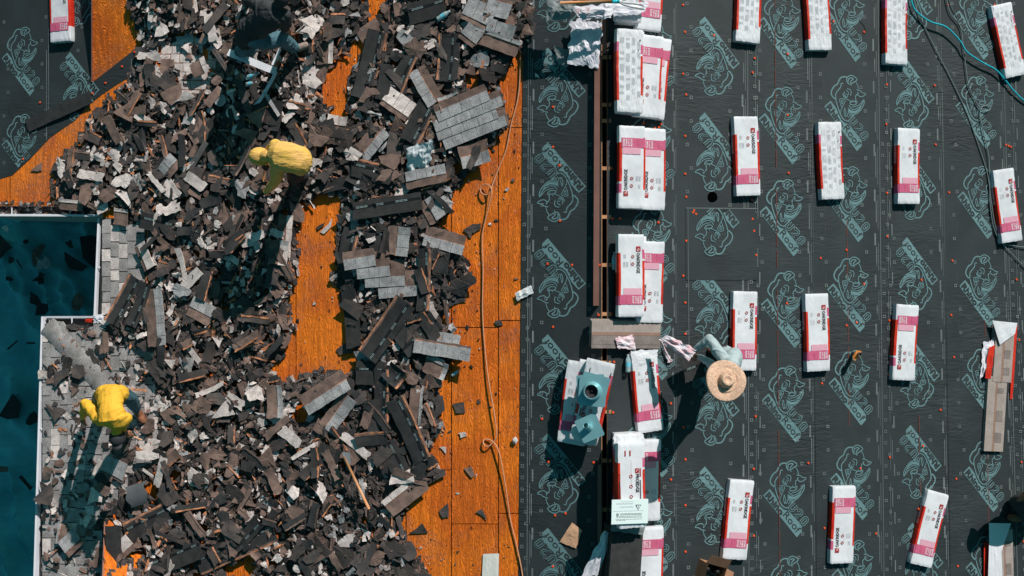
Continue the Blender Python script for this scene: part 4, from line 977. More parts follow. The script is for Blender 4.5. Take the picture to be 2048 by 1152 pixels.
strip('lath', 'long grey lath leaning on the debris left of the hooded man', 'lath', [(364, 364, .12), (388, 324, .2), (412, 284, .3)], .075, M_LATH, .02)
strip('lath', 'short raw wooden lath right of the yellow shirted man', 'lath', [(250, 778, .1), (292, 781, .1)], .03, M_TAN, .02)
strip('lath', 'thin raw wooden splinter standing at the plywood edge below the spade', 'lath', [(784, 1032, .12), (783, 1078, .1)], .018, M_TAN, .012)
# ------------------------------------------------------------------ where the torn-off shingles lie (photograph outline of the heap)
D = [(255,-80),(258,10),(278,60),(282,110),(258,150),(240,180),(205,205),(170,245),(150,290),(110,330),(100,385),(110,408),(200,415),(285,440),(292,560),(215,640),(215,690),
     (300,700),(325,900),(215,1010),(207,1240),(850,1240),(858,1150),(835,1105),(800,1045),(828,1000),(888,940),(850,900),(885,860),(878,790),(900,728),(935,705),(890,640),(905,600),(940,560),(925,500),(885,455),
     (900,400),(950,345),(975,300),(1012,250),(1000,170),(1035,112),(1066,60),(1060,-80)]
HOLES = [[(745,-80),(785,-80),(775,15),(745,55),(728,100),(700,150),(692,200),(705,232),(668,238),(655,200),(640,165),(640,140),(668,135),(700,100),(725,60),(738,20)],
         [(600,420),(640,385),(672,385),(682,415),(672,450),(668,500),(672,560),(690,620),(712,680),(722,735),(690,752),(650,735),(600,752),(570,770),(545,750),(560,700),(592,655),(575,600),(602,545),(590,480)],
         [(925,150),(955,146),(985,190),(965,205),(940,190)],[(462,1118),(512,1108),(505,1160),(440,1160)],[(238,962),(300,962),(312,984),(262,984)],[(585,805),(612,800),(622,835),(600,850),(580,830)],
         [(214,1040),(232,1030),(228,1060),(222,1110),(212,1160)],[(240,1130),(262,1140),(258,1165),(232,1160)],[(905,330),(925,325),(930,350),(905,355)]]
SP_ = [(84,650),(208,650),(300,705),(325,900),(215,1010),(207,1240),(60,1240)]       # thinly strewn over the old shingles
SP2 = [(208,412),(292,440),(292,560),(215,640),(203,640)]
SP3 = [(312,72),(425,66),(440,122),(412,185),(362,192),(350,140),(312,138)]
GW, GH, GS = 270, 164, 8
def gidx(u, v): return int((u+40)//GS), int((v+90)//GS)
mask = [[0]*GW for _ in range(GH)]
for j in range(GH):
    for i in range(GW):
        p = (i*GS-36, j*GS-86); p = (p[0]+9*N2(p[0], p[1], .03, 1), p[1]+9*N2(p[0], p[1], .03, 4))
        if inside(p, D) and not any(inside(p, h) for h in HOLES): mask[j][i] = 1
dist = [[99 if mask[j][i] else 0 for i in range(GW)] for j in range(GH)]
for _ in range(6):
    for j in range(1, GH-1):
        for i in range(1, GW-1):
            if dist[j][i]: dist[j][i] = min(dist[j][i], 1+min(dist[j-1][i], dist[j+1][i], dist[j][i-1], dist[j][i+1]))
def mk(u, v):
    i, j = gidx(u, v); return 0 <= i < GW and 0 <= j < GH and mask[j][i]
def pile(u, v):
    i, j = gidx(u, v)
    if not (0 <= i < GW and 0 <= j < GH): return 0
    if inside((u, v), SP3): return .035
    d = min(dist[j][i], 6)/6
    amt = .115 if u < 640 else .07
    return d*(.035 + amt*max(0, .5+.9*N2(u, v, .011, 3)) + .03*N2(u, v, .04, 8))
# gritty heap body under the loose pieces
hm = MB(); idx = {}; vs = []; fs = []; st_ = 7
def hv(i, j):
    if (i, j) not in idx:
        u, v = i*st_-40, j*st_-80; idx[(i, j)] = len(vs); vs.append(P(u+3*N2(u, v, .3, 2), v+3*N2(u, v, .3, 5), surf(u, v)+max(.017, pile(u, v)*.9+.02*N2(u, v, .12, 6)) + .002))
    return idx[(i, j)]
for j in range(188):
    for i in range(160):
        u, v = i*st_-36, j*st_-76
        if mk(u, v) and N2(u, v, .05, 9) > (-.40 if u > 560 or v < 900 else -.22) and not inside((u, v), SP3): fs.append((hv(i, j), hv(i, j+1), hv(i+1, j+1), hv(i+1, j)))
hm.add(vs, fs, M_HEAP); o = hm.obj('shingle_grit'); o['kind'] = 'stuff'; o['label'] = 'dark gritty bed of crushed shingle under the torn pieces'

LM = [(500,60,'near the man in black'),(560,310,'near the hooded man'),(225,820,'near the man in plain yellow'),(715,970,'beside the spade'),(840,320,'near the white and teal bag'),(940,240,'near the large grey slab'),
      (765,555,'near the stepped grey slab'),(640,580,'along the bare plywood gap'),(820,850,'near the long dark strips low right'),(300,110,'in the upper left debris'),(190,260,'beside the lower membrane corner'),
      (420,330,'beside the leaning grey lath'),(300,600,'above the inner gutter corner'),(430,560,'in the shaded middle of the debris'),(400,740,'in the middle of the left debris'),(470,900,'in the lower middle debris'),
      (290,1030,'beside the curled grey sheet'),(470,1090,'around the long dark strips at the bottom'),(640,1080,'in the bottom debris'),(640,90,'in the top debris left of the plywood gap'),(800,60,'in the top right debris'),
      (970,90,'in the top right corner of the debris'),(760,420,'around the wide dark strip in the middle'),(900,480,'at the right edge of the debris'),(110,900,'on the old shingles beside the gutter'),(580,740,'at the lower end of the plywood gap')]
def near(u, v):
    l = min(LM, key=lambda l: (l[0]-u)**2 + (l[1]-v)**2); dx, dy = u-l[0], v-l[1]; d = math.hypot(dx, dy)
    dirs = ('right', 'lower right', 'lower', 'lower left', 'left', 'upper left', 'upper', 'upper right')
    return l[2] + (', centre' if d < 18 else ', %s %s' % ('just' if d < 48 else 'far', dirs[int((math.degrees(math.atan2(dy, dx))+22.5) % 360 // 45)]))
SHN = {3: 'three-cornered', 4: 'four-cornered', 5: 'five-cornered', 6: 'six-sided', 7: 'rounded', 8: 'ragged', 9: 'uneven', 10: 'jagged', 11: 'crumbly'}
CN = {M_DARK.name: 'black', M_DARK2.name: 'charcoal', M_BROWN.name: 'brown', M_LIGHT.name: 'pale grey', M_TAB.name: 'mid grey', M_TAN.name: 'orange brown', M_OLD.name: 'worn grey'}

# ------------------------------------------------------------------ large torn shingles traced from the photograph
def piece_frame(x1, y1, x2, y2, h, roll=0.0, pitch=0.0):
    sx, sy = (x1+x2)/2, (y1+y2)/2; s0 = surf(sx, sy)
    a, b = P(x1, y1, h+s0), P(x2, y2, h+s0); n = nrm(sx)
    M = basis((a+b)/2, b-a, n)
    return M @ Matrix.Rotation(roll, 4, 'X') @ Matrix.Rotation(pitch, 4, 'Y'), (b-a).length
def bent(L_, y0, y1, z0, th, m, r, nx_=10, bend=0.0, jag=.012, twist=0.0, ny_=3, edge=.3):
    mb = MB(); vs = []; je = [[r.uniform(-jag, jag) for _ in range(ny_+1)] for _ in range(2)]; jb = [r.uniform(-jag, jag)*edge for _ in range(nx_+1)]; jt = [r.uniform(-jag, jag)*edge for _ in range(nx_+1)]
    for j in range(ny_+1):
        for i in range(nx_+1):
            s_ = i/nx_-.5; y = y0+(y1-y0)*j/ny_ + (jb[i] if j == 0 else jt[i] if j == ny_ else 0); x = L_*s_ + (je[0][j] if i == 0 else je[1][j] if i == nx_ else 0)
            vs.append((x, y, z0 + bend*(4*s_*s_-.33) + twist*s_*y*4))
    k = len(vs); w_ = nx_+1; vs += [(x, y, z-th) for x, y, z in vs]; fs = [(j*w_+i, j*w_+i+1, (j+1)*w_+i+1, (j+1)*w_+i) for j in range(ny_) for i in range(nx_)]
    fs += [tuple(k+i for i in reversed(f)) for f in fs]
    ed = [i for i in range(w_)] + [j*w_+nx_ for j in range(1, ny_+1)] + [ny_*w_+i for i in range(nx_-1, -1, -1)] + [j*w_ for j in range(ny_-1, 0, -1)]
    fs += [(ed[i], ed[i]+k, ed[(i+1) % len(ed)]+k, ed[(i+1) % len(ed)]) for i in range(len(ed))]
    mb.add(vs, fs, m); return mb
GSH = 'large torn shingles lying on the debris'
def dark_sheet(lab, x1, y1, x2, y2, wpx, h=None, band=.16, edge=1, bend=None, roll=None, seed=0, tape=True, cut=0):
    r = random.Random(seed or int(x1*7+y1)); um, vm = (x1+x2)/2, (y1+y2)/2
    h = (pile(um, vm)+.075 if h is None else h); roll = r.uniform(-.10, .10) if roll is None else roll
    M, L_ = piece_frame(x1, y1, x2, y2, h, roll, r.uniform(-.03, .03)); Wd = wpx/149.0; bend = r.uniform(-.02, .045) if bend is None else bend; tw = r.uniform(-.06, .06)
    root = thing('torn_shingle', lab, 'shingle', M, GSH)
    bent(L_, -Wd/2, Wd/2, 0, .006, M_DARK, r, 12, bend, .014, tw).obj('shingle_back', root)
    if tape:
        y = Wd*band; 
        t_ = bent(L_*.985, y-.017, y+.017, .003, .002, M_TAPE, random.Random(1), 12, bend, .002, tw); t_.obj('tar_band', root)
        pm = MB(); x = -L_/2+.05
        while x < L_/2-.06:
            for q in range(3):
                l_ = (.012, .03, .05)[(q+int(x*40)) % 3]
                if x+l_ < L_/2-.01:
                    def zz(xx, yy): s_ = xx/L_; return .005 + bend*(4*s_*s_-.33) + twist_(s_, yy)
                    twist_ = lambda s_, yy: tw*s_*yy*4
                    for dy in (-.0085, .0065):
                        a, b = y+dy, y+dy+.0055
                        pm.add([(x, a, zz(x, a)), (x+l_, a, zz(x+l_, a)), (x+l_, b, zz(x+l_, b)), (x, b, zz(x, b))], [(0, 1, 2, 3)], M_DASH)
                    x += l_+.006
            x += r.uniform(.10, .16)
        pm.obj('tape_print', root)
    if edge:
        s_ = 1 if edge > 0 else -1; y0, y1 = sorted((s_*Wd/2, s_*(Wd/2-.035)))
        bent(L_*.99, y0-.003, y1+.003, .005, .006, M_BROWN, r, 12, bend, .008, tw, 2, 1).obj('worn_edge', root)
        ya = s_*(Wd/2-.012); bent(L_*.97, ya-.008, ya+.008, .0085, .004, M_TAN, r, 12, bend, .006, tw, 1, 1).obj('torn_lip', root)
    return root
def tab_sheet(lab, x1, y1, x2, y2, wpx, side=1, frac=.5, h=None, tabs=None, bend=None, roll=None, m=M_TAB, seed=0):
    """brown headlap and a row of grey tabs; side=1: tabs on the left-hand side of the direction 1->2 seen from above (+y local)"""
    r = random.Random(seed or int(x1*5+y1)); um, vm = (x1+x2)/2, (y1+y2)/2; h = (pile(um, vm)+.085 if h is None else h); roll = r.uniform(-.12, .12) if roll is None else roll
    M, L_ = piece_frame(x1, y1, x2, y2, h, roll, r.uniform(-.04, .04)); Wd = wpx/149.0; bend = r.uniform(-.02, .04) if bend is None else bend
    root = thing('torn_shingle', lab, 'shingle', M, GSH); s_ = side
    ys = -s_*Wd/2; ym = ys + s_*Wd*(1-frac); ye = s_*Wd/2
    a, b = sorted((ys, ym+s_*.02)); bent(L_, a, b, 0, .006, M_BROWN, r, 10, bend, .014).obj('headlap', root)
    a, b = sorted((ym-s_*.004, ym+s_*.014)); bent(L_*.98, a, b, .005, .003, M_TAN, r, 10, bend, .007, 0, 1, 1).obj('torn_lip', root)
    nt_ = tabs or max(2, round(L_/.14)); e = [0]
    for k in range(nt_): e.append(e[-1]+r.uniform(.7, 1.3))
    for k in range(nt_):
        a, b = -L_/2+L_*e[k]/e[-1]+.002, -L_/2+L_*e[k+1]/e[-1]-.003; c = (a+b)/2; ww = b-a; lift = r.choice((0, 0, .004)); q = MB(); vs = []
        for j in range(3):
            for i in range(3):
                x = a+ww*i/2; y = ym+(ye-ym)*j/2 + (r.uniform(-.006, .006) if j == 2 else 0); t_ = x/L_
                vs.append((x, y, .009 + lift + bend*(4*t_*t_-.33) + .004*(j == 2)))
        vs += [(x, y, z-.008) for x, y, z in vs]; f_ = [(j*3+i, j*3+i+1, (j+1)*3+i+1, (j+1)*3+i) for j in range(2) for i in range(2)]
        if s_ < 0: f_ = [tuple(reversed(f)) for f in f_]
        ed = [0, 1, 2, 5, 8, 7, 6, 3]; f_ += [(ed[i], ed[i]+9, ed[(i+1) % 8]+9, ed[(i+1) % 8]) for i in range(8)]
        q.add(vs, f_, m); q.obj('tab', root)
    return root
DK = [('wide black shingle back near the top, tan lip on its right',757,62,722,198,42,1),('black shingle back right of the wide one, beside grey tabs',823,108,790,180,32,1),('short black shingle back between the two tall black ones',775,130,762,200,26,0),
 ('long curving black strip below the two tall backs',858,205,818,284,40,1),('upright black strip with teal dashes near the top right',900,68,893,162,42,-1),('wide black strip at the top edge with teal dashes',817,30,888,8,40,0),
 ('black strip lying just left of the white bag',705,334,786,352,36,1),('wide black strip with a bitten lower edge in the middle',706,423,842,401,34,0),('short black strip under the left end of the bitten one',704,458,690,520,34,1),
 ('square black piece with a pale shell shaped chip',738,487,779,484,40,0),('narrow upright black strip right of the stepped slab',850,497,846,622,25,1),('black square piece right of the narrow upright strip',866,520,898,524,48,0),
 ('broad slanting black strip below the stepped slab',812,604,734,714,44,-1),('broad black piece under the grey rows at right',868,632,800,692,56,0),('slim folded black strip left of the broad slanting one',694,570,710,694,32,0),
 ('black piece with a white clip above the lower strips',712,745,770,748,46,0),('black piece tucked beside the slanting strip, lower right',800,735,778,765,42,1),('upright black strip left of the pair low right',742,800,752,868,32,0),
 ('upright black strip with dashes in the pair low right',764,738,762,868,30,1),('very long black strip with brown right edge low right',790,797,846,922,40,1),('black strip beneath the very long one low right',772,885,812,965,38,0),
 ('short black end piece under the very long strip',822,938,850,944,34,0),('black triangle-like piece with a brown top lip low right',712,880,776,876,26,1),('rolled black strip at the lower left',252,1068,346,1020,44,1),
 ('long black strip at the bottom edge, left one',268,1150,402,1094,44,0),('long black strip at the bottom edge, right one with brown rim',393,1130,548,1062,46,-1),('flat brown black strip with dashes above the shaded heap',284,440,400,470,34,0),
 ('black strip leaning by the inner gutter corner, dashes on it',272,556,224,648,36,-1),('second black strip next to the gutter corner one',294,566,262,652,26,0),('black strip at the right of the hooded man',636,377,712,360,24,0),
 ('black strip between the slanting strip and the plywood',676,505,700,560,18,0),('black piece below the rolled strip at left',226,1052,228,1140,34,0),('black piece in the lower middle with white dashes',520,1040,470,1092,30,0),
 ('black ragged sheet low in the middle, left of the spade',634,905,678,925,44,0),('grey black strip standing by the bent metal edge',548,200,540,262,40,0),('dark strip upright near the hooded man, by the tan chip',545,250,528,296,44,0),
 ('black square near the top right of the debris',985,120,1018,128,40,0),('black sheet below the white bag',725,345,712,372,50,0),('black flap right of the upper orange gap',812,310,838,300,40,0)]
for k, (lab, a, b, c, d, wd, e) in enumerate(DK): dark_sheet(lab, a, b, c, d, wd, None, edge=e, tape=k not in (2, 9, 11, 14, 17, 21, 22, 29, 30, 31, 33, 34, 35, 36, 37, 38), seed=k+1)
dark_sheet('long bare dark board lying across the lower membrane at the top left', 52, 252, 183, 194, 27, .05, edge=0, tape=False, roll=.02, bend=.0)
dark_sheet('dark shingle the man in the straw hat kneels over, tar band across it', 1366, 742, 1405, 728, 48, .22, band=0, edge=0, roll=.15, bend=.01, seed=77)
TB = [('tan headlap and grey tabs slanting left of the white bag',766,256,712,322,40,1,.45,M_TAB),('grey tabs with brown headlap under the tall black back',832,138,872,206,36,-1,.55,M_TAB),('long brown strip at the top right corner of the debris',945,66,1038,100,30,1,.25,M_TAB),
 ('pale torn tab sheet above the white bag',770,190,822,226,40,1,.75,M_LIGHT),('brown and grey sheet below the large grey slab',922,316,978,300,44,-1,.5,M_TAB),('grey tabs over brown strip above the bitten black one',812,362,892,345,34,1,.55,M_TAB),
 ('upright grey tab strip right of the shell chip',800,453,794,512,46,1,.55,M_TAB),('grey tab row reaching over plywood above the stepped slab',850,470,930,492,38,-1,.5,M_TAB),('curved pale tab strip right of the bitten black one',853,398,878,440,38,1,.6,M_TAB),
 ('upper grey row at the right end of the slanting strips',868,674,920,684,24,1,.9,M_TAB),('lower grey row reaching onto the plywood',828,690,942,708,28,-1,.85,M_TAB),('brown shingle with grey tabs low middle, upper one',608,812,692,758,44,-1,.48,M_TAB),
 ('brown shingle with grey tabs low middle, steeper one',652,858,700,792,36,-1,.6,M_TAB),('brown strip with pale tabs right of the spade',775,1018,846,962,38,1,.3,M_LIGHT),('upright brown strip with grey tabs by the gutter corner',305,578,316,692,46,1,.45,M_TAB),
 ('short grey and brown shingle in the edge of the shade',380,610,424,634,42,1,.55,M_TAB),('pale upright shingle left of the shaded heap',279,488,300,538,30,1,.7,M_LIGHT),('grey tabs below the leaning lath',352,318,326,348,34,-1,.6,M_TAB),
 ('grey tab sheet beside the shadow of the man in plain yellow',206,926,252,948,42,1,.85,M_TAB),('small pale tab over brown shingle left of the tall black back',656,244,694,250,30,1,.6,M_LIGHT),('grey tab sheet at the top right of the debris',930,14,985,40,44,1,.8,M_TAB),
 ('second grey tab sheet at the top right of the debris',975,8,1022,22,36,-1,.8,M_TAB),('grey sheet above the long brown strip at top right',975,52,1030,70,30,1,.8,M_TAB),('grey tab sheet left of the top bottle',928,60,958,84,34,1,.7,M_TAB),
 ('brown upright shingle at the top beside plywood gap',652,78,650,128,34,0.9,.3,M_LIGHT),('upright brown shingle left of the low plywood gap',548,770,550,836,34,1,.3,M_TAB),('dark brown shingle upright beside the plywood gap',572,430,566,520,30,1,.4,M_LIGHT),
 ('brown shingle with pale tab at the plywood gap',560,480,555,530,40,1,.45,M_LIGHT),('brown shingle below the stepped grey rows at right',878,720,866,752,46,1,.2,M_TAB),('brown plate at the gutter with a pale tab',118,408,165,412,22,1,.3,M_LIGHT),
 ('brown plate right of the gutter end',228,432,256,436,34,1,.2,M_LIGHT),('brown shingle over old shingles near the leaning lath',392,120,404,150,36,1,.3,M_LIGHT),('brown flap beside the large grey slab, left end',880,212,920,196,28,1,.2,M_TAB),
 ('grey torn tab sheet in the lower left shadow',128,1100,158,1070,40,1,.7,M_TAB),('brown tapering strip in the lower left shadow',120,1090,128,1050,22,1,.2,M_TAB),('brown strip upright right of the very long black one',835,770,828,850,26,1,.2,M_TAB),
 ('brown square shingle right of the slanting strips',884,738,850,722,34,-1,.3,M_TAB),('grey sheet at the bottom left of the curled sheet',232,1110,262,1082,34,1,.7,M_LIGHT)]
for k, (lab, a, b, c, d, wd, s_, fr, m) in enumerate(TB): tab_sheet(lab, a, b, c, d, wd, 1 if s_ > 0 else -1, fr, m=m, seed=k+40)
# two slabs of several courses still joined
def course_slab(label, rows, h0):
    root = None
    for k, (x1, y1, x2, y2, wd, hl) in enumerate(rows):
        hh = h0 + .014*(len(rows)-k)
        M, L_ = piece_frame(x1, y1, x2, y2, hh, .05, 0)
        if root is None: root = thing('shingle_slab', label, 'shingle slab', M); inv = M.inverted()
        Wd = wd/149.0; ra = random.Random(k+9)
        cr = link('course', bent(L_, -Wd*.45, Wd*1.15, -.004, .006, M_BROWN, ra, 10, .01, .01).mesh('course'), root, inv @ M)
        x = -L_/2; first = True
        while x < L_/2-.05:
            w_ = min(ra.choice((.13, .17, .2)), L_/2-x); q = MB(); q.box((x+w_/2, -Wd*.02, .004), (w_-.005, Wd*.98, .009), M_TAB, rz=ra.uniform(-.01, .01)); q.obj('tab', cr); x += w_
course_slab('large slab of four grey shingle courses still joined, at the right of the debris', [(874,234,977,190,20,0),(869,255,1004,201,19,0),(874,272,995,226,19,0),(888,290,1017,238,20,0)], .13)
for k, (a, b, c, d) in enumerate(((752,512,778,512),(782,528,806,530),(812,546,836,548))): pass
course_slab('stepped slab of four pale grey shingle courses beside the plywood gap', [(688,530,751,520,21,0),(714,548,780,541,20,0),(730,565,810,561,20,0),(757,587,842,580,20,0)], .13)
for k, (lab, a, b, c, d) in enumerate((('brown headlap piece at the upper right of the stepped slab',752,516,778,514),('brown headlap piece right of the second step',782,534,808,532),('brown headlap piece right of the third step',812,554,838,552))):
    r = random.Random(k); M, L_ = piece_frame(a, b, c, d, .14, 0, 0); tag(bent(L_*1.1, -.085, .085, 0, .006, M_BROWN, r, 6, .0, .01).obj('torn_shingle', None, M), lab, 'shingle', GSH)
# curled grey sheet and other single traced pieces
def curl(label, x1, y1, x2, y2, wpx, h, rad, m):
    M, L_ = piece_frame(x1, y1, x2, y2, h, 0, 0); Wd = wpx/149; vs = []; n_ = 12
    for i in range(n_+1):
        a = -.9+2.3*i/n_
        for j in range(4): vs.append((-L_/2+L_*j/3 + .02*math.sin(i+j), rad*math.sin(a)*Wd/rad*.55, rad*(math.cos(a))))
    mb = MB(); mb.add(vs, [(i*4+j, i*4+j+1, (i+1)*4+j+1, (i+1)*4+j) for i in range(n_) for j in range(3)], m); tag(mb.obj('curled_sheet', None, M, True), label, 'sheet')
curl('curled smooth grey metal sheet at the lower left of the debris', 262, 996, 300, 984, 46, .12, .09, M_GREYP)
for k, (lab, pts, m, h) in enumerate((
  ('blank whitish board right of the man in plain yellow', [(272,902),(318,900),(319,916),(300,921),(273,916)], M_LIGHT, .14),
  ('pale torn sheet on old shingles above the man in plain yellow', [(191,682),(222,676),(225,692),(200,699),(193,696)], M_LIGHT, .05),
  ('tan brown square beside the long worker shadow', [(188,977),(200,964),(222,977),(212,994)], M_BROWN, .10),
  ('dark ragged felt patch on the pale hip caps', [(132,650),(148,647),(160,652),(156,661),(142,660)], M_DARK2, .05),
  ('black ragged felt patch on the hip line', [(141,738),(152,728),(168,730),(172,748),(160,758),(146,754)], M_DARK2, .07),
  ('dark ragged patch left of the hip line', [(110,745),(136,736),(138,750),(122,760),(112,775),(106,768)], M_DARK2, .06),
  ('small dark square with brown top on the plywood beside the membrane', [(60,342),(84,325),(84,341),(76,343)], M_BROWN, .05),
  ('dark pointed patch on the plywood near the hose', [(926,460),(945,448),(962,446),(962,458),(948,466),(930,463)], M_DARK2, .03),
  ('dark chip under the pointed patch near the hose', [(930,463),(945,464),(943,476),(936,472)], M_DARK2, .02),
  ('brown and black torn piece on plywood right of the narrow strip', [(878,578),(946,541),(944,560),(900,598),(892,580)], M_DARK2, .05),
  ('black torn piece just below it on the plywood', [(894,594),(922,590),(934,602),(904,610)], M_DARK2, .04),
  ('dark diamond shaped scrap on plywood at the right of the strips', [(854,612),(868,600),(882,612),(870,628)], M_DARK2, .04),
  ('small dark chip beside the hose, middle of the plywood', [(989,642),(1002,640),(1006,650),(994,652)], M_DARK2, .03),
  ('black patch under a grey block on the lower plywood', [(855,800),(885,790),(890,820),(870,838),(852,830)], M_DARK2, .05),
  ('dark chip on the plywood seam right of the lower debris', [(905,808),(928,804),(930,826),(912,826)], M_DARK2, .03),
  ('dark wedge on the lower plywood near the splinter', [(818,1066),(845,1046),(856,1066)], M_DARK2, .03),
  ('dark leaf shaped scrap above the wedge on lower plywood', [(878,1022),(896,1006),(898,1034),(886,1036)], M_DARK2, .04),
  ('small dark triangle between plywood seams low right', [(952,1024),(964,1018),(974,1040)], M_DARK2, .03),
  ('pale brown curled chip on the low right plywood', [(928,937),(944,934),(950,950),(944,956)], M_BROWN, .04),
  ('white chip on the plywood below the slanting row', [(879,894),(892,894),(892,908)], M_LIGHT, .04),
  ('white oval chip on the plywood seam', [(917,866),(930,864),(934,872),(922,876)], M_LIGHT, .04),
  ('thin dark sliver running down the plywood edge in the low debris', [(838,960),(862,940),(890,938),(892,950),(848,972)], M_DARK2, .05),
  ('white shell shaped chip on the square black piece', [(732,478),(750,472),(752,480),(738,487)], M_LIGHT, .17),
  ('white torn sliver on the plywood gap', [(640,464),(655,450),(664,436),(662,454),(648,468)], M_LIGHT, .03),
  ('dark curled sliver above the white one on the plywood gap', [(632,455),(650,445),(648,452),(636,460)], M_DARK2, .03),
  ('dark wavy patch in the lower plywood gap', [(672,700),(692,686),(706,692),(704,706),(680,710)], M_DARK2, .04),
  ('large pale sheet left of the wide black back', [(604,150),(622,142),(646,166),(632,178),(606,168)], M_LIGHT, .12),
  ('big pale star shaped piece right of the white metal flashing', [(600,130),(614,122),(640,140),(632,150),(628,176),(604,158)], M_LIGHT, .10),
  ('pale plate in the top left of the debris', [(378,0),(392,-6),(396,24),(386,30),(378,24)], M_LIGHT, .10),
  ('light sheet with holes by the gutter end', [(188,402),(215,404),(216,420),(196,430)], M_LIGHT, .08))):
    um = sum(p[0] for p in pts)/len(pts); vm = sum(p[1] for p in pts)/len(pts); h = .014 if (h <= .05 and not mk(um, vm)) else h; M = frame(um, vm, h+surf(um, vm), 0); inv = M.inverted(); r = random.Random(k)
    loc = [inv @ P(a, b, (h+surf(um, vm))) for a, b in pts]
    fine_ = []
    for i in range(len(loc)):
        a, b = loc[i], loc[(i+1) % len(loc)]; fine_ += [a, a.lerp(b, .5) + Vector((r.uniform(-.008, .008), r.uniform(-.008, .008), 0))]
    mb = MB().prism([(p.x, p.y, p.z+r.uniform(0, .012)) for p in fine_], .006, m); tag(mb.obj('shingle_piece', None, M), lab, 'shingle piece')

KEEP = [(840,325,36),(940,245,62),(765,555,66),(560,315,42),(715,975,36),(225,820,62),(535,95,75),(822,192,34),(742,287,34),(650,785,44),(680,820,36),(284,995,34),(316,630,34),(775,415,60),(815,860,50),(770,655,45),(745,130,50)]
def clear(u, v): return not any((u-a)**2 + (v-b)**2 < c*c for a, b, c in KEEP)
# ------------------------------------------------------------------ loose scraps by the thousand
def scrap_pts(r, size):
    """outline of one torn scrap: angular, some cut square, some ragged"""
    t = r.random(); t = t if t > .14 else r.uniform(.34, .8); a = size; b = size*r.uniform(.35, .95)
    if t < .18:   pts = [(-a, -b), (a*r.uniform(.7, 1), -b*r.uniform(.8, 1)), (a, b*r.uniform(.6, 1)), (-a*r.uniform(.5, 1), b)]
    elif t < .34: pts = [(-a, -b), (a, -b*r.uniform(.6, 1)), (a*r.uniform(.0, .8), b), (-a*r.uniform(.6, 1), b*r.uniform(0, .6))]; pts.insert(2, (a*r.uniform(.6, 1), b*.2))
    elif t < .62:
        k = r.choice((6, 7, 8, 9)); pts = []
        for i in range(k):
            q = 2*math.pi*(i+r.uniform(-.3, .3))/k; rr = r.uniform(.55, 1.1); pts.append((a*rr*math.cos(q), b*rr*math.sin(q)))
    elif t < .8:
        k = r.choice((8, 10, 11)); pts = []
        for i in range(k):
            q = 2*math.pi*(i+r.uniform(-.2, .2))/k; rr = r.uniform(.4, 1.15); pts.append((a*rr*math.cos(q), b*rr*math.sin(q)))
    elif t < .9:  pts = [(-a, -b*.6), (a, -b), (a*r.uniform(.2, .9), b)]
    else:         pts = [(-a*1.1, -b*.22), (a*1.1, -b*.28), (a*1.05, b*.2), (-a*1.05, b*.28)]
    return pts
def ragged(r, pts, size):
    """torn edges: every side broken by one or two jittered points"""
    out = []
    for i, a in enumerate(pts):
        q = pts[(i+1) % len(pts)]; out.append(a); L_ = math.hypot(q[0]-a[0], q[1]-a[1]); k = 1 if L_ < .05 else 2 if L_ < .14 else 3
        if r.random() < .35: continue
        for j in range(k): t = (j+1)/(k+1)+r.uniform(-.1, .1); s_ = min(.012, L_*.13); out.append((a[0]+(q[0]-a[0])*t+r.uniform(-s_, s_), a[1]+(q[1]-a[1])*t+r.uniform(-s_, s_)))
    return out
def pick(r, u, v):
    x = r.random()
    if u > 640: tbl = ((.46, M_DARK2), (.70, M_BROWN), (.78, M_LIGHT), (.86, M_TAB), (.92, M_TAN), (1, M_DARK))
    elif v < 440: tbl = ((.40, M_DARK2), (.67, M_BROWN), (.87, M_LIGHT), (.90, M_TAB), (.975, M_TAN), (1, M_DARK))
    else: tbl = ((.39, M_DARK2), (.67, M_BROWN), (.87, M_LIGHT), (.89, M_TAB), (.975, M_TAN), (1, M_DARK))
    for t, m in tbl:
        if x < t: return m
def place_scrap(mb, r, u, v, size, h, m, tilt):
    M = frame(u, v, h + surf(u, v), r.uniform(0, 360)); ax = r.uniform(0, 6.28)
    M = M @ Matrix.Rotation(r.gauss(0, tilt), 4, Vector((math.cos(ax), math.sin(ax), 0)))
    pts = scrap_pts(r, size)
    if size > .035: pts = ragged(r, pts, size)
    if m is M_TAN: pts = [(x*1.2, y*.35) for x, y in pts]
    b_ = r.uniform(-.18, .3)*size; q = [(x, y, b_*(x/size)**2*1.0 + r.uniform(-.004, .004)) for x, y in pts]
    mb.prism(q, r.uniform(.004, .009), m, M)
r = random.Random(21); items = []
def dens(u, v):
    if abs((v-655)-(u-105)*1.06) < 34 and u < 245 and v > 640: return .10
    if inside((u, v), SP_): return .42 if u > 150 or v > 900 else .28
    if inside((u, v), SP2): return .16
    if inside((u, v), SP3): return .22
    if hB(u, v) > 0: return .5
    return 1.0
tries = 0
while len(items) < 8200 and tries < 60000:
    tries += 1; u, v = r.uniform(60, 1066), r.uniform(-70, 1200); sp = inside((u, v), SP_)
    if not (mk(u, v) or (sp and u > 86)): continue
    if r.random() > dens(u, v) * (.8 if u > 680 else 1): continue
    if N2(u, v, .05, 9) < (-.42 if u > 560 or v < 900 else -.26) and r.random() < .8: continue
    s_ = min(.17, max(.018, math.exp(r.gauss(math.log(.064), .52)))); items.append((s_, u, v))
items.sort(reverse=True)
big = [t for t in items[:460] if clear(t[1], t[2])][:300]; bs_ = set(big); small = [(min(t[0], .09), t[1], t[2]) for t in items if t not in bs_]
mbs = MB()
for s_, u, v in small:
    sp = dens(u, v) < .4; h = .018+r.random()*.012 if sp else pile(u, v) + .006 + r.random()*.05
    place_scrap(mbs, r, u, v, s_, h, pick(r, u, v), .08 if sp else .20)
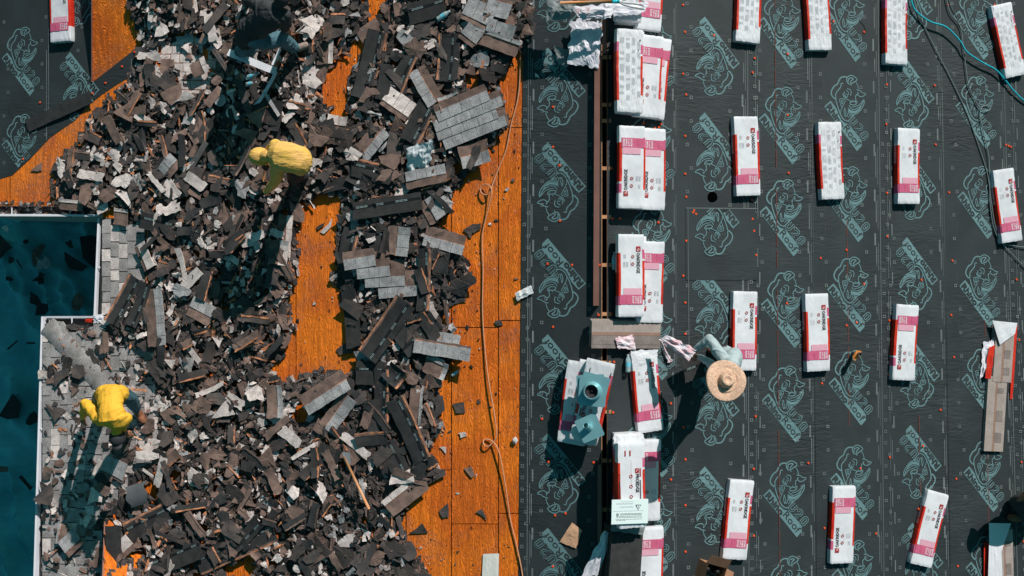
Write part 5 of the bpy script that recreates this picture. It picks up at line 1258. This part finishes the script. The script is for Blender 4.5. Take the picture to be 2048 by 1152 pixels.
o = mbs.obj('shingle_scraps'); o['kind'] = 'stuff'; o['label'] = 'countless small torn shingle scraps strewn over the left roof slope'
used = set()
for s_, u, v in big:
    mb = MB(); m = pick(r, u, v); m = M_BROWN if m is M_TAN else m; h = (.03 if dens(u, v) < .4 else pile(u, v) + .05 + r.random()*.03)
    M = frame(u, v, h + surf(u, v), r.uniform(0, 360)) @ Matrix.Rotation(r.gauss(0, .16), 4, 'X') @ Matrix.Rotation(r.gauss(0, .12), 4, 'Y')
    pts = scrap_pts(r, s_); np_ = len(pts); pts = ragged(r, pts, s_); b_ = r.uniform(-.12, .22)*s_
    mb.prism([(x, y, b_*(x/s_)**2 + r.uniform(-.003, .003)) for x, y in pts], .007, m)
    lb = ['%s%s %s shingle scrap %s' % (q, CN[m.name], SHN[np_], near(u, v)) for q in ('', 'flat ', 'curling ' if b_ > 0 else 'sagging ', 'large ' if s_ > .15 else 'broad ', 'loose ')]
    lb = [x for x in lb if len(x.split()) <= 16 and x not in used] or [x for x in lb if len(x.split()) <= 16] or [lb[0].replace('shingle ', '')]; used.add(lb[0])
    tag(mb.obj('shingle_scrap', None, M), lb[0], 'shingle scrap', 'larger loose shingle scraps')
r = random.Random(61); k = 0; tries = 0
while k < 130 and tries < 3000:
    tries += 1; u, v = r.uniform(130, 900), r.uniform(10, 1140)
    if not mk(u, v) or not clear(u, v) or dens(u, v) < .4 or (u > 690 and r.random() < .6): continue
    L_ = r.uniform(.16, .48); Wd = r.uniform(.06, .15); m = r.choice((M_DARK, M_DARK, M_DARK2, M_BROWN, M_BROWN, M_LIGHT))
    M = frame(u, v, pile(u, v)+.075+r.random()*.03+surf(u, v), r.uniform(0, 180)) @ Matrix.Rotation(r.gauss(0, .10), 4, 'X') @ Matrix.Rotation(r.gauss(0, .08), 4, 'Y')
    bd = r.uniform(-.02, .04); o = bent(L_, -Wd/2, Wd/2, 0, .006, m, r, 8, bd, .018, r.uniform(-.1, .1), 3, .45).obj('torn_strip', None, M)
    if r.random() < .6 and m is not M_LIGHT: bent(L_*.96, Wd/2-.02, Wd/2-.002, .006, .004, M_TAN if r.random() < .6 else M_BROWN, r, 8, bd, .006, 0, 1, 1).obj('torn_lip', o)
    base = '%s %s torn shingle strip ' % ('long' if L_ > .34 else 'short' if L_ < .24 else 'medium', {M_DARK.name: 'black', M_DARK2.name: 'charcoal', M_BROWN.name: 'brown', M_LIGHT.name: 'pale'}[m.name])
    lb = [base + near(u, v), 'narrow ' + base + near(u, v), 'bowed ' + base + near(u, v)]; lb = [x for x in lb if x not in used and len(x.split()) <= 16] or [lb[0]]; used.add(lb[0])
    tag(o, ' '.join(lb[0].split()[:16]), 'shingle strip', 'loose torn shingle strips'); k += 1
# crumbs on the bare plywood and along the membrane edge, on the gutter
mbs = MB()
for _ in range(1500):
    u, v = r.uniform(585, 1040), r.uniform(0, 1150)
    if mk(u, v) or surf(u, v): continue
    i, j = gidx(u, v); close = any(mask[min(GH-1, max(0, j+b))][min(GW-1, max(0, i+a))] for a in (-3, 0, 3) for b in (-3, 0, 3))
    if r.random() > (.75 if close else .18): continue
    place_scrap(mbs, r, u, v, r.uniform(.004, .016) if r.random() < .8 else r.uniform(.015, .035), .012, r.choice((M_DARK2, M_DARK2, M_BROWN, M_LIGHT)), .15)
for _ in range(120):
    u, v = r.uniform(0, 205), r.uniform(404, 430); place_scrap(mbs, r, u, v, r.uniform(.02, .06), .012 if v < 411 else -.06, pick(r, u, v), .3)
for _ in range(60):
    v = r.uniform(660, 1150); place_scrap(mbs, r, 93-.016*(v-650)+r.uniform(-3, 4), v, r.uniform(.02, .05), -.01, pick(r, 90, v), .4)
o = mbs.obj('shingle_crumbs'); o['kind'] = 'stuff'; o['label'] = 'small crumbs of shingle on the plywood and in the gutters'
# clumps down on the tarpaulin
for k, (u, v, s_, m, lab) in enumerate(((5,489,.26,M_DARK,'big black clump on the tarp at the left picture edge'),(73,508,.24,M_BROWN,'brown shingle sheet on the tarp, upper one'),(86,528,.2,M_TAB,'grey shingle sheet on the tarp below the brown one'),(80,557,.16,M_DARK,'upright black shingle on the tarp'),
   (146,528,.28,M_DARK,'big black clump on the tarp in the middle of the courtyard'),(178,500,.3,M_DARK,'black sheet on the tarp below the inner gutter'),(70,599,.2,M_DARK,'black curved piece on the tarp low left'),(86,618,.2,M_DARK,'black piece on the tarp above the gutter corner'),
   (155,606,.2,M_BROWN,'brown striped piece on the tarp near the lower gutter'),(53,484,.09,M_DARK,'small black scrap on the tarp, upper left of the brown sheet'),(138,489,.09,M_DARK,'small black scrap on the tarp, upper middle'),(22,521,.1,M_DARK,'oval black scrap on the tarp at left'),
   (39,528,.1,M_DARK,'thin black scrap next to the oval one on the tarp'),(18,557,.1,M_DARK,'small black scrap on the tarp, lower left'),(12,458,.08,M_LIGHT,'pale scrap on the tarp under the upper gutter'),(25,820,.26,M_DARK,'black clump on the tarp left of the long gutter'),
   (62,838,.18,M_DARK,'black scrap on the tarp touching the long gutter'),(52,965,.16,M_DARK,'black angular scrap on the tarp at the lower left'),(8,938,.08,M_BROWN,'small brown scrap on the tarp at the lower left'),(25,690,.12,M_DARK,'small black scrap on the tarp left of the gutter corner'),
   (62,686,.08,M_DARK,'tiny black scrap on the tarp beside the gutter corner'))):
    r = random.Random(k+3); mb = MB(); mb.prism([(x, y, r.uniform(0, .03)) for x, y in scrap_pts(r, s_)], .02, m)
    tag(mb.obj('shingle_piece', None, Matrix.Translation(G(u, v, GZ+.42)) @ Matrix.Rotation(r.uniform(0, 6), 4, 'Z')), lab, 'shingle piece')

# ------------------------------------------------------------------ people
def person(label, nodes, chains, root_node, cloth, bumpy=.008, seed=1, tw=1.0, wds=(.05, .135, .178, .172, .165, .182, .200, .175, .075)):
    """nodes: name -> (u, v, height above roof, radius); chains: list of (names, material).
    Torso lofted from oval sections, tapered limbs and fingers, all fused by a voxel remesh into one continuous body"""
    pos = {k: P(a, b, h + surf(a, b)) for k, (a, b, h, r_) in nodes.items()}; rad = {k: nodes[k][3] for k in nodes}
    o0 = pos[root_node].copy(); o0.z = P(nodes[root_node][0], nodes[root_node][1], 0).z
    mb = MB(); segs = []; mats = []
    def mi(m):
        if m not in mats: mats.append(m)
        return mats.index(m)
    def ball(c, r_, sx=1, sy=1, sz=1):
        k = 14; vs = [(c.x+r_*sx*math.sin(math.pi*a/8)*math.cos(2*math.pi*b/k), c.y+r_*sy*math.sin(math.pi*a/8)*math.sin(2*math.pi*b/k), c.z+r_*sz*math.cos(math.pi*a/8)) for a in range(9) for b in range(k)]
        mb.add(vs, [(a*k+b, (a+1)*k+b, (a+1)*k+(b+1) % k, a*k+(b+1) % k) for a in range(8) for b in range(k)], M_SKIN)
    def limb(a, b, ra, rb, m):
        n_ = 6; mb.tube([a.lerp(b, i/n_) for i in range(n_+1)], 0, M_SKIN, k=12, rr=[ra+(rb-ra)*i/n_ + .05*(ra+rb)*math.sin(math.pi*i/n_) for i in range(n_+1)]); ball(a, ra*.99); ball(b, rb*.99); segs.append((a-o0, b-o0, mi(m), (ra+rb)/2))
    shirt = chains[0][1]; lat = pos['shR'] - pos['shL']; lat = lat.normalized() if pos['shR'].x < 1e9 else lat
    sp = [pos['pelvis'], pos['pelvis'].lerp(pos['waist'], .5), pos['waist'], pos['waist'].lerp(pos['chest'], .6), pos['chest'], pos['chest'].lerp(pos['neck'], .45)]
    ax0 = (pos['neck'] - pos['pelvis']).normalized(); sp = [pos['pelvis']-ax0*.12, pos['pelvis']-ax0*.08] + sp + [pos['chest'].lerp(pos['neck'], .75)]
    dps = [.04, .095, .125, .118, .108, .120, .128, .105, .06]
    k = 20; vs = []
    for q, (c, w_, d_) in enumerate(zip(sp, wds, dps)):
        t = (sp[min(q+1, len(sp)-1)] - sp[max(q-1, 0)]).normalized(); x_ = (lat - t*lat.dot(t)).normalized(); y_ = t.cross(x_)
        vs += [c + x_*w_*tw*math.cos(2*math.pi*j_/k) + y_*d_*math.sin(2*math.pi*j_/k) for j_ in range(k)]
    n_ = len(sp); mb.add(vs, [(i_*k+j_, i_*k+(j_+1) % k, (i_+1)*k+(j_+1) % k, (i_+1)*k+j_) for i_ in range(n_-1) for j_ in range(k)] + [tuple(reversed(range(k))), tuple((n_-1)*k+j_ for j_ in range(k))], M_SKIN)
    segs += [(a-o0, b2-o0, mi(shirt), .15) for a, b2 in zip(sp[:-1], sp[1:])]
    for ch, m in chains[1:]:
        for a, b2 in zip(ch, ch[1:]):
            if a == 'chest' and b2 == 'neck': continue
            if a == 'chest': limb(pos[a].lerp(pos[b2], .4), pos[b2], .09, rad[b2]*1.08, m); continue
            if a == 'pelvis': limb(pos[a].lerp(pos[b2], .3), pos[b2], .12, rad[b2]*1.05, m); continue
            ra, rb = rad[a], rad[b2]
            if m in cloth: ra, rb = ra*1.06, rb*1.12
            elif a.startswith('wrist'): ra = rb*.8
            if b2 == 'head': ra, rb = rad['neck'], rad['neck']
            limb(pos[a], pos[b2], ra, rb, m)
    h_ = pos['head']; ball(h_, rad['head'], 1, 1.12, 1.1); segs.append((h_-o0, h_-o0+Vector((0, 0, .01)), mi(M_SKIN), rad['head']))
    for hand in [q for q in nodes if q.startswith('hand')]:
        fore = hand.replace('hand', 'wrist'); d = (pos[hand]-pos[fore]).normalized(); s_ = d.cross(Vector((0, 0, 1))).normalized(); dn = Vector((0, 0, -1))
        sg = 1 if hand.endswith('L') else -1; hm = [m for ch, m in chains if hand in ch][-1]
        def fin(pts, rr_):
            mb.tube(pts, 0, M_SKIN, k=8, rr=rr_); ball(pts[-1], rr_[-1]); ball(pts[1], rr_[1])
            for a, b2 in zip(pts, pts[1:]): segs.append((a-o0, b2-o0, mi(hm), .01))
        for off, L_ in ((-.029, .066), (-.010, .076), (.010, .071), (.029, .056)):
            a = pos[hand] + d*.014 + s_*off; b2 = a + d*L_*.6 + dn*.008 + s_*off*.25; c = b2 + d*L_*.35 + dn*L_*.45; fin([a, b2, c], [.0115, .0105, .009])
        a = pos[hand] - d*.012 + s_*.028*sg; b2 = a + s_*.026*sg + d*.022; c = b2 + d*.026 + dn*.014; fin([a, b2, c], [.014, .012, .010])
    mb.v = [tuple(Vector(p) - o0) for p in mb.v]; me = mb.mesh('sk'); ob = bpy.data.objects.new('sk', me); COL.objects.link(ob)
    md = ob.modifiers.new('r', 'REMESH'); md.mode = 'VOXEL'; md.voxel_size = .0095; sm = ob.modifiers.new('s', 'SMOOTH'); sm.iterations = 5; sm.factor = .5
    bpy.context.view_layer.update(); ev = ob.evaluated_get(bpy.context.evaluated_depsgraph_get()); nm_ = bpy.data.meshes.new_from_object(ev); bpy.data.objects.remove(ob)
    nm_.materials.clear()
    for m in mats: nm_.materials.append(m)
    np_ = len(nm_.polygons); cc = np.empty(np_*3); nm_.polygons.foreach_get('center', cc); cc = cc.reshape(-1, 3); best = np.full(np_, 1e9); pick_ = np.zeros(np_, dtype=np.int32)
    for a, b2, k_, ra in segs:
        a_, ab = np.array(a), np.array(b2-a); t = np.clip(((cc-a_) @ ab)/max(1e-9, float(ab @ ab)), 0, 1); dd = np.linalg.norm(cc-(a_+t[:, None]*ab), axis=1) - ra; w_ = dd < best; best[w_] = dd[w_]; pick_[w_] = k_
    nm_.polygons.foreach_set('material_index', pick_); nm_.polygons.foreach_set('use_smooth', np.ones(np_, dtype=bool))
    lt = np.empty(np_, dtype=np.int32); nm_.polygons.foreach_get('loop_total', lt); lv = np.empty(len(nm_.loops), dtype=np.int32); nm_.loops.foreach_get('vertex_index', lv)
    va = np.zeros(len(nm_.vertices), dtype=np.int32); va[lv] = np.repeat(pick_, lt); vm = va.tolist()
    cl = {mats.index(m) for m in cloth if m in mats}; ax = ax0
    nrmls = [v_.normal.copy() for v_ in nm_.vertices]; new_ = []
    for v_, nn in zip(nm_.vertices, nrmls):
        p = v_.co.copy()
        if vm[v_.index] in cl:
            along = p.dot(ax); side = p.dot(lat)
            f = mnoise.noise(Vector((along*11 + side*5, side*4.0, p.z*4+seed))); g_ = mnoise.noise(Vector((p.x*8, p.y*8, p.z*8+seed*3)))
            fold = max(0, .30-abs(f))/.30; near_j = 1.25 if abs(side - (pos['chest']-o0).dot(lat)) > .10 else .7
            p = p + nn*(bumpy*(near_j*(fold-.35) + .9*g_))
        new_ += [p.x, p.y, p.z]
    nm_.vertices.foreach_set('co', new_); nm_.update()
    root = thing('person', label, 'person', Matrix.Translation(o0)); link('body', nm_, root)
    return root, {k_: p-o0 for k_, p in pos.items()}
def cap_on(root, name, c, m, rx=.105, ry=.12, rz=.10, brim=None, ang=0, tilt=0):
    mb = MB(); M = Matrix.Translation(c) @ Matrix.Rotation(ang, 4, 'Z') @ Matrix.Rotation(tilt, 4, 'X'); k = 18; prof = [(math.cos(a)*1, math.sin(a)) for a in [R(x) for x in (-30, -10, 10, 30, 50, 70, 84)]]
    vs = [(q*rx*math.cos(2*math.pi*j/k), q*ry*math.sin(2*math.pi*j/k), z*rz + .004*mnoise.noise(Vector((j*.9, z*5, 1)))) for q, z in prof for j in range(k)]; n_ = len(prof)
    mb.add(vs, [(i*k+j, i*k+(j+1) % k, (i+1)*k+(j+1) % k, (i+1)*k+j) for i in range(n_-1) for j in range(k)] + [tuple((n_-1)*k+j for j in range(k))], m, M)
    if brim: mb.prism([(x, y+ry*.8, 0) for x, y in ((-.07, 0), (-.06, .05), (-.03, .075), (.03, .075), (.06, .05), (.07, 0))], .006, m, M)
    return mb.obj(name, root, smooth=True)
def face_bits(root, c, d, r_=.10):
    """nose and ears on a head at c facing d"""
    d = d.normalized(); s_ = d.cross(Vector((0, 0, 1))).normalized(); mb = MB()
    for off, rr in ((d*r_*1.02, .017), (s_*r_*.98, .022), (-s_*r_*.98, .022)):
        M = Matrix.Translation(c+off); mb.lathe([(rr*math.sin(a*math.pi/5)+.0005, rr*math.cos(a*math.pi/5)*1.2) for a in range(6)], M_SKIN, M, 8)
    mb.obj('nose_and_ears', root, smooth=True)
N_ = dict
# man in plain yellow, squatting at the lower left
pC, q = person('man in plain yellow shirt and jeans squatting on the old shingles', N_(pelvis=(222,788,1.12,.165), waist=(221,814,1.22,.178), chest=(225,836,1.26,.165), neck=(232,858,1.16,.062), head=(235,874,1.1,.085),
   shL=(199,838,1.18,.080), elL=(170,806,0.98,.055), wristL=(166,834,.22,.034), handL=(167,843,.17,.036), shR=(250,838,1.18,.080), elR=(243,856,1.04,.050), wristR=(249,864,0.98,.034), handR=(253,867,0.96,.036),
   hipL=(208,786,1.06,.105), knL=(196,812,0.69,.085), anL=(208,800,.09,.055), ftL=(204,818,.045,.045), hipR=(238,786,1.06,.105), knR=(262,799,.62,.080), anR=(271,815,.16,.058), ftR=(280,830,.075,.052), toR=(286,842,.06,.046)),
   [(('pelvis','waist','chest'), M_YEL), (('chest','neck'), M_YEL), (('neck','head'), M_SKIN), (('chest','shL','elL','wristL'), M_YEL), (('wristL','handL'), M_SKIN), (('chest','shR'), M_YEL), (('shR','elR'), M_YEL), (('elR','wristR','handR'), M_SKIN),
    (('pelvis','hipL'), M_YEL), (('hipL','knL','anL'), M_JEAN), (('anL','ftL'), M_BOOT), (('pelvis','hipR'), M_YEL), (('hipR','knR','anR'), M_JEAN), (('anR','ftR','toR'), M_BOOT)], 'pelvis', (M_YEL, M_JEAN), .009, 1)
cap_on(pC, 'cap', q['head']+Vector((.0, -.01, .0)), M_CAP, .105, .118, .105, True, R(190), R(30)); face_bits(pC, q['head'], Vector((.1, -.6, -.6)), .085)
# hooded man bent over in the middle of the heap
pB, q = person('man in a yellow tan hoodie bending over the debris, hood up', N_(pelvis=(604,322,1.18,.160), waist=(584,316,1.28,.150), chest=(558,312,1.32,.165), neck=(536,312,1.24,.070), head=(519,313,1.16,.088),
   shL=(554,335,1.22,.080), elL=(553,360,0.94,.058), wristL=(534,382,.28,.038), handL=(525,386,.24,.038), shR=(552,292,1.24,.080), elR=(538,304,1.02,.058), wristR=(531,322,0.94,.036), handR=(530,329,0.91,.036),
   hipL=(600,334,1.12,.095), knL=(588,352,0.62,.085), anL=(610,352,.10,.055), ftL=(594,356,.05,.048), hipR=(604,309,1.14,.095), knR=(600,312,0.64,.085), anR=(620,310,.10,.055), ftR=(604,312,.05,.048)),
   [(('pelvis','waist','chest'), M_HOOD), (('chest','neck'), M_HOOD), (('neck','head'), M_SKIN), (('chest','shL','elL','wristL'), M_HOOD), (('wristL','handL'), M_TAPE), (('chest','shR','elR','wristR'), M_HOOD), (('wristR','handR'), M_TAPE),
    (('pelvis','hipL'), M_HOOD), (('hipL','knL','anL'), M_TROU), (('anL','ftL'), M_BOOT), (('pelvis','hipR'), M_HOOD), (('hipR','knR','anR'), M_TROU), (('anR','ftR'), M_BOOT)], 'pelvis', (M_HOOD, M_TROU), .0045, 2, wds=(.05, .13, .168, .178, .180, .184, .185, .16, .08))
cap_on(pB, 'hood', q['head']+Vector((.0, .0, -.0)), M_HOOD, .135, .115, .125, None, 0, 0); face_bits(pB, q['head'], Vector((-.6, 0, -.7)), .088)
# man in black sitting at the top
pA, q = person('man in black shirt and jeans sitting on the debris at the top edge', N_(pelvis=(497,66,0.92,.175), waist=(517,50,1.04,.185), chest=(540,30,1.16,.205), neck=(558,8,1.24,.068), head=(566,-6,1.28,.09),
   shL=(516,8,1.14,.085), elL=(500,0,0.94,.055), wristL=(496,-14,.2,.036), handL=(494,-20,.16,.038), shR=(568,32,1.12,.090), elR=(570,54,0.94,.058), wristR=(577,64,.20,.036), handR=(580,70,.15,.038),
   hipL=(490,78,0.84,.110), knL=(500,98,0.55,.085), anL=(474,104,.12,.055), ftL=(466,108,.10,.048), hipR=(515,80,0.88,.115), knR=(563,78,0.67,.088), anR=(590,97,.17,.062), ftR=(601,95,.15,.050), toR=(613,90,.14,.045)),
   [(('pelvis','waist','chest'), M_BLK), (('chest','neck'), M_BLK), (('neck','head'), M_SKIN), (('chest','shL','elL'), M_BLK), (('elL','wristL','handL'), M_SKIN), (('chest','shR','elR'), M_BLK), (('elR','wristR','handR'), M_SKIN),
    (('pelvis','hipL','knL','anL'), M_JEAN), (('anL','ftL'), M_SHOE), (('pelvis','hipR','knR','anR'), M_JEAN), (('anR','ftR','toR'), M_SHOE)], 'pelvis', (M_BLK, M_JEAN), .011, 3)
cap_on(pA, 'cap', q['head'], M_CAP, .105, .12, .1, True, R(-30), 0); face_bits(pA, q['head'], Vector((.6, .6, -.3)), .09)
# man in the straw hat
pD, q = person('man in a wide straw hat and grey long sleeves pulling at the pink wrapper', N_(pelvis=(1462,722,.78,.130), waist=(1459,730,.95,.130), chest=(1453,744,1.10,.145), neck=(1449,754,1.22,.060), head=(1449,760,1.32,.090),
   shL=(1452,724,1.06,.070), elL=(1418,677,.86,.050), wristL=(1394,697,.70,.034), handL=(1385,706,.66,.036), shR=(1436,750,1.04,.068), elR=(1420,726,.78,.046), wristR=(1400,714,.62,.032), handR=(1391,713,.58,.034),
   hipL=(1456,712,.74,.100), knL=(1436,700,.44,.078), anL=(1436,696,.10,.052), ftL=(1422,700,.05,.046), hipR=(1464,732,.74,.100), knR=(1442,724,.44,.078), anR=(1446,726,.10,.052), ftR=(1432,732,.05,.046)),
   [(('pelvis','waist','chest'), M_GREYS), (('chest','neck'), M_GREYS), (('neck','head'), M_SKIN), (('chest','shL','elL','wristL'), M_GREYS), (('wristL','handL'), M_SKIN), (('chest','shR','elR','wristR'), M_GREYS), (('wristR','handR'), M_SKIN),
    (('pelvis','hipL'), M_GREYS), (('hipL','knL','anL'), M_TROU), (('anL','ftL'), M_BOOT), (('pelvis','hipR'), M_GREYS), (('hipR','knR','anR'), M_TROU), (('anR','ftR'), M_BOOT)], 'pelvis', (M_GREYS, M_TROU), .007, 4)
face_bits(pD, q['head'], Vector((-.5, -.2, -.7)), .09)
hat = MB(); Mh = Matrix.Translation(q['head']+Vector((0, .0, .07))) @ Matrix.Rotation(R(-12), 4, 'X') @ Matrix.Rotation(R(8), 4, 'Y'); k = 44
prof = [(.236, -.014), (.230, .002), (.19, .006), (.145, .0), (.092, .0), (.088, .025), (.080, .060), (.068, .084), (.045, .088), (.02, .070), (.001, .064)]
pr2 = []
for (a0, z0), (a1, z1) in zip(prof, prof[1:]):
    st2 = max(1, int(math.hypot(a1-a0, z1-z0)/.007)); pr2 += [(a0+(a1-a0)*t/st2, z0+(z1-z0)*t/st2 + (.0016 if t % 2 else 0)) for t in range(st2)]
prof = pr2 + [prof[-1]]
vs = [(a*math.cos(2*math.pi*j/k)*(1+.012*math.sin(3*j*2*math.pi/k+1)*(a > .12)), a*1.0*math.sin(2*math.pi*j/k), z + (.018*math.cos(4*math.pi*j/k) if a > .13 else 0) - (.02*max(0, math.cos(2*math.pi*j/k-1.2))**4 if .04 < a < .08 and z > .08 else 0)) for a, z in prof for j in range(k)]
n_ = len(prof); fs = [(i*k+j, i*k+(j+1) % k, (i+1)*k+(j+1) % k, (i+1)*k+j) for i in range(n_-1) for j in range(k)]
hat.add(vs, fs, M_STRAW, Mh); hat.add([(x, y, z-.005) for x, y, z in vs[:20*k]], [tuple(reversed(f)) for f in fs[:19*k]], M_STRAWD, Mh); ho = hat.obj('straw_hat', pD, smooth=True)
hb = MB()
for j in range(26):
    a = 2*math.pi*j/26; hb.box((.0885*math.cos(a), .0885*math.sin(a), .025), (.008, .008, .006), M_STRAWD, Mh)
hb.obj('hat_stitching', ho)
# person at the right picture edge, one boot in view
pE, q = person('kneeling person in black at the right picture edge, one brown boot in view', N_(pelvis=(2086,1006,.50,.15), waist=(2096,990,.68,.15), chest=(2104,970,.85,.165), neck=(2106,952,.98,.06), head=(2106,942,1.08,.095),
   shL=(2082,968,.82,.078), elL=(2058,985,.58,.05), wristL=(2046,992,.40,.034), handL=(2044,996,.36,.036), shR=(2126,968,.82,.078), elR=(2136,990,.55,.05), wristR=(2124,1004,.35,.034), handR=(2120,1010,.3,.036),
   hipL=(2072,1004,.44,.11), knL=(2036,1004,.16,.095), anL=(2048,1034,.10,.055), ftL=(2034,1036,.08,.050), toL=(2020,1035,.06,.044), hipR=(2098,1012,.44,.11), knR=(2070,1020,.2,.09), anR=(2096,1040,.1,.055), ftR=(2082,1046,.06,.05)),
   [(('pelvis','waist','chest'), M_BLK), (('chest','neck'), M_BLK), (('neck','head'), M_SKIN), (('chest','shL','elL'), M_BLK), (('elL','wristL','handL'), M_SKIN), (('chest','shR','elR'), M_BLK), (('elR','wristR','handR'), M_SKIN),
    (('pelvis','hipL','knL','anL'), M_BLK), (('anL','ftL','toL'), M_BOOT), (('pelvis','hipR','knR','anR'), M_BLK), (('anR','ftR'), M_BOOT)], 'pelvis', (M_BLK,), .007, 5)
cap_on(pE, 'cap', q['head'], M_CAP, .105, .12, .1, True)
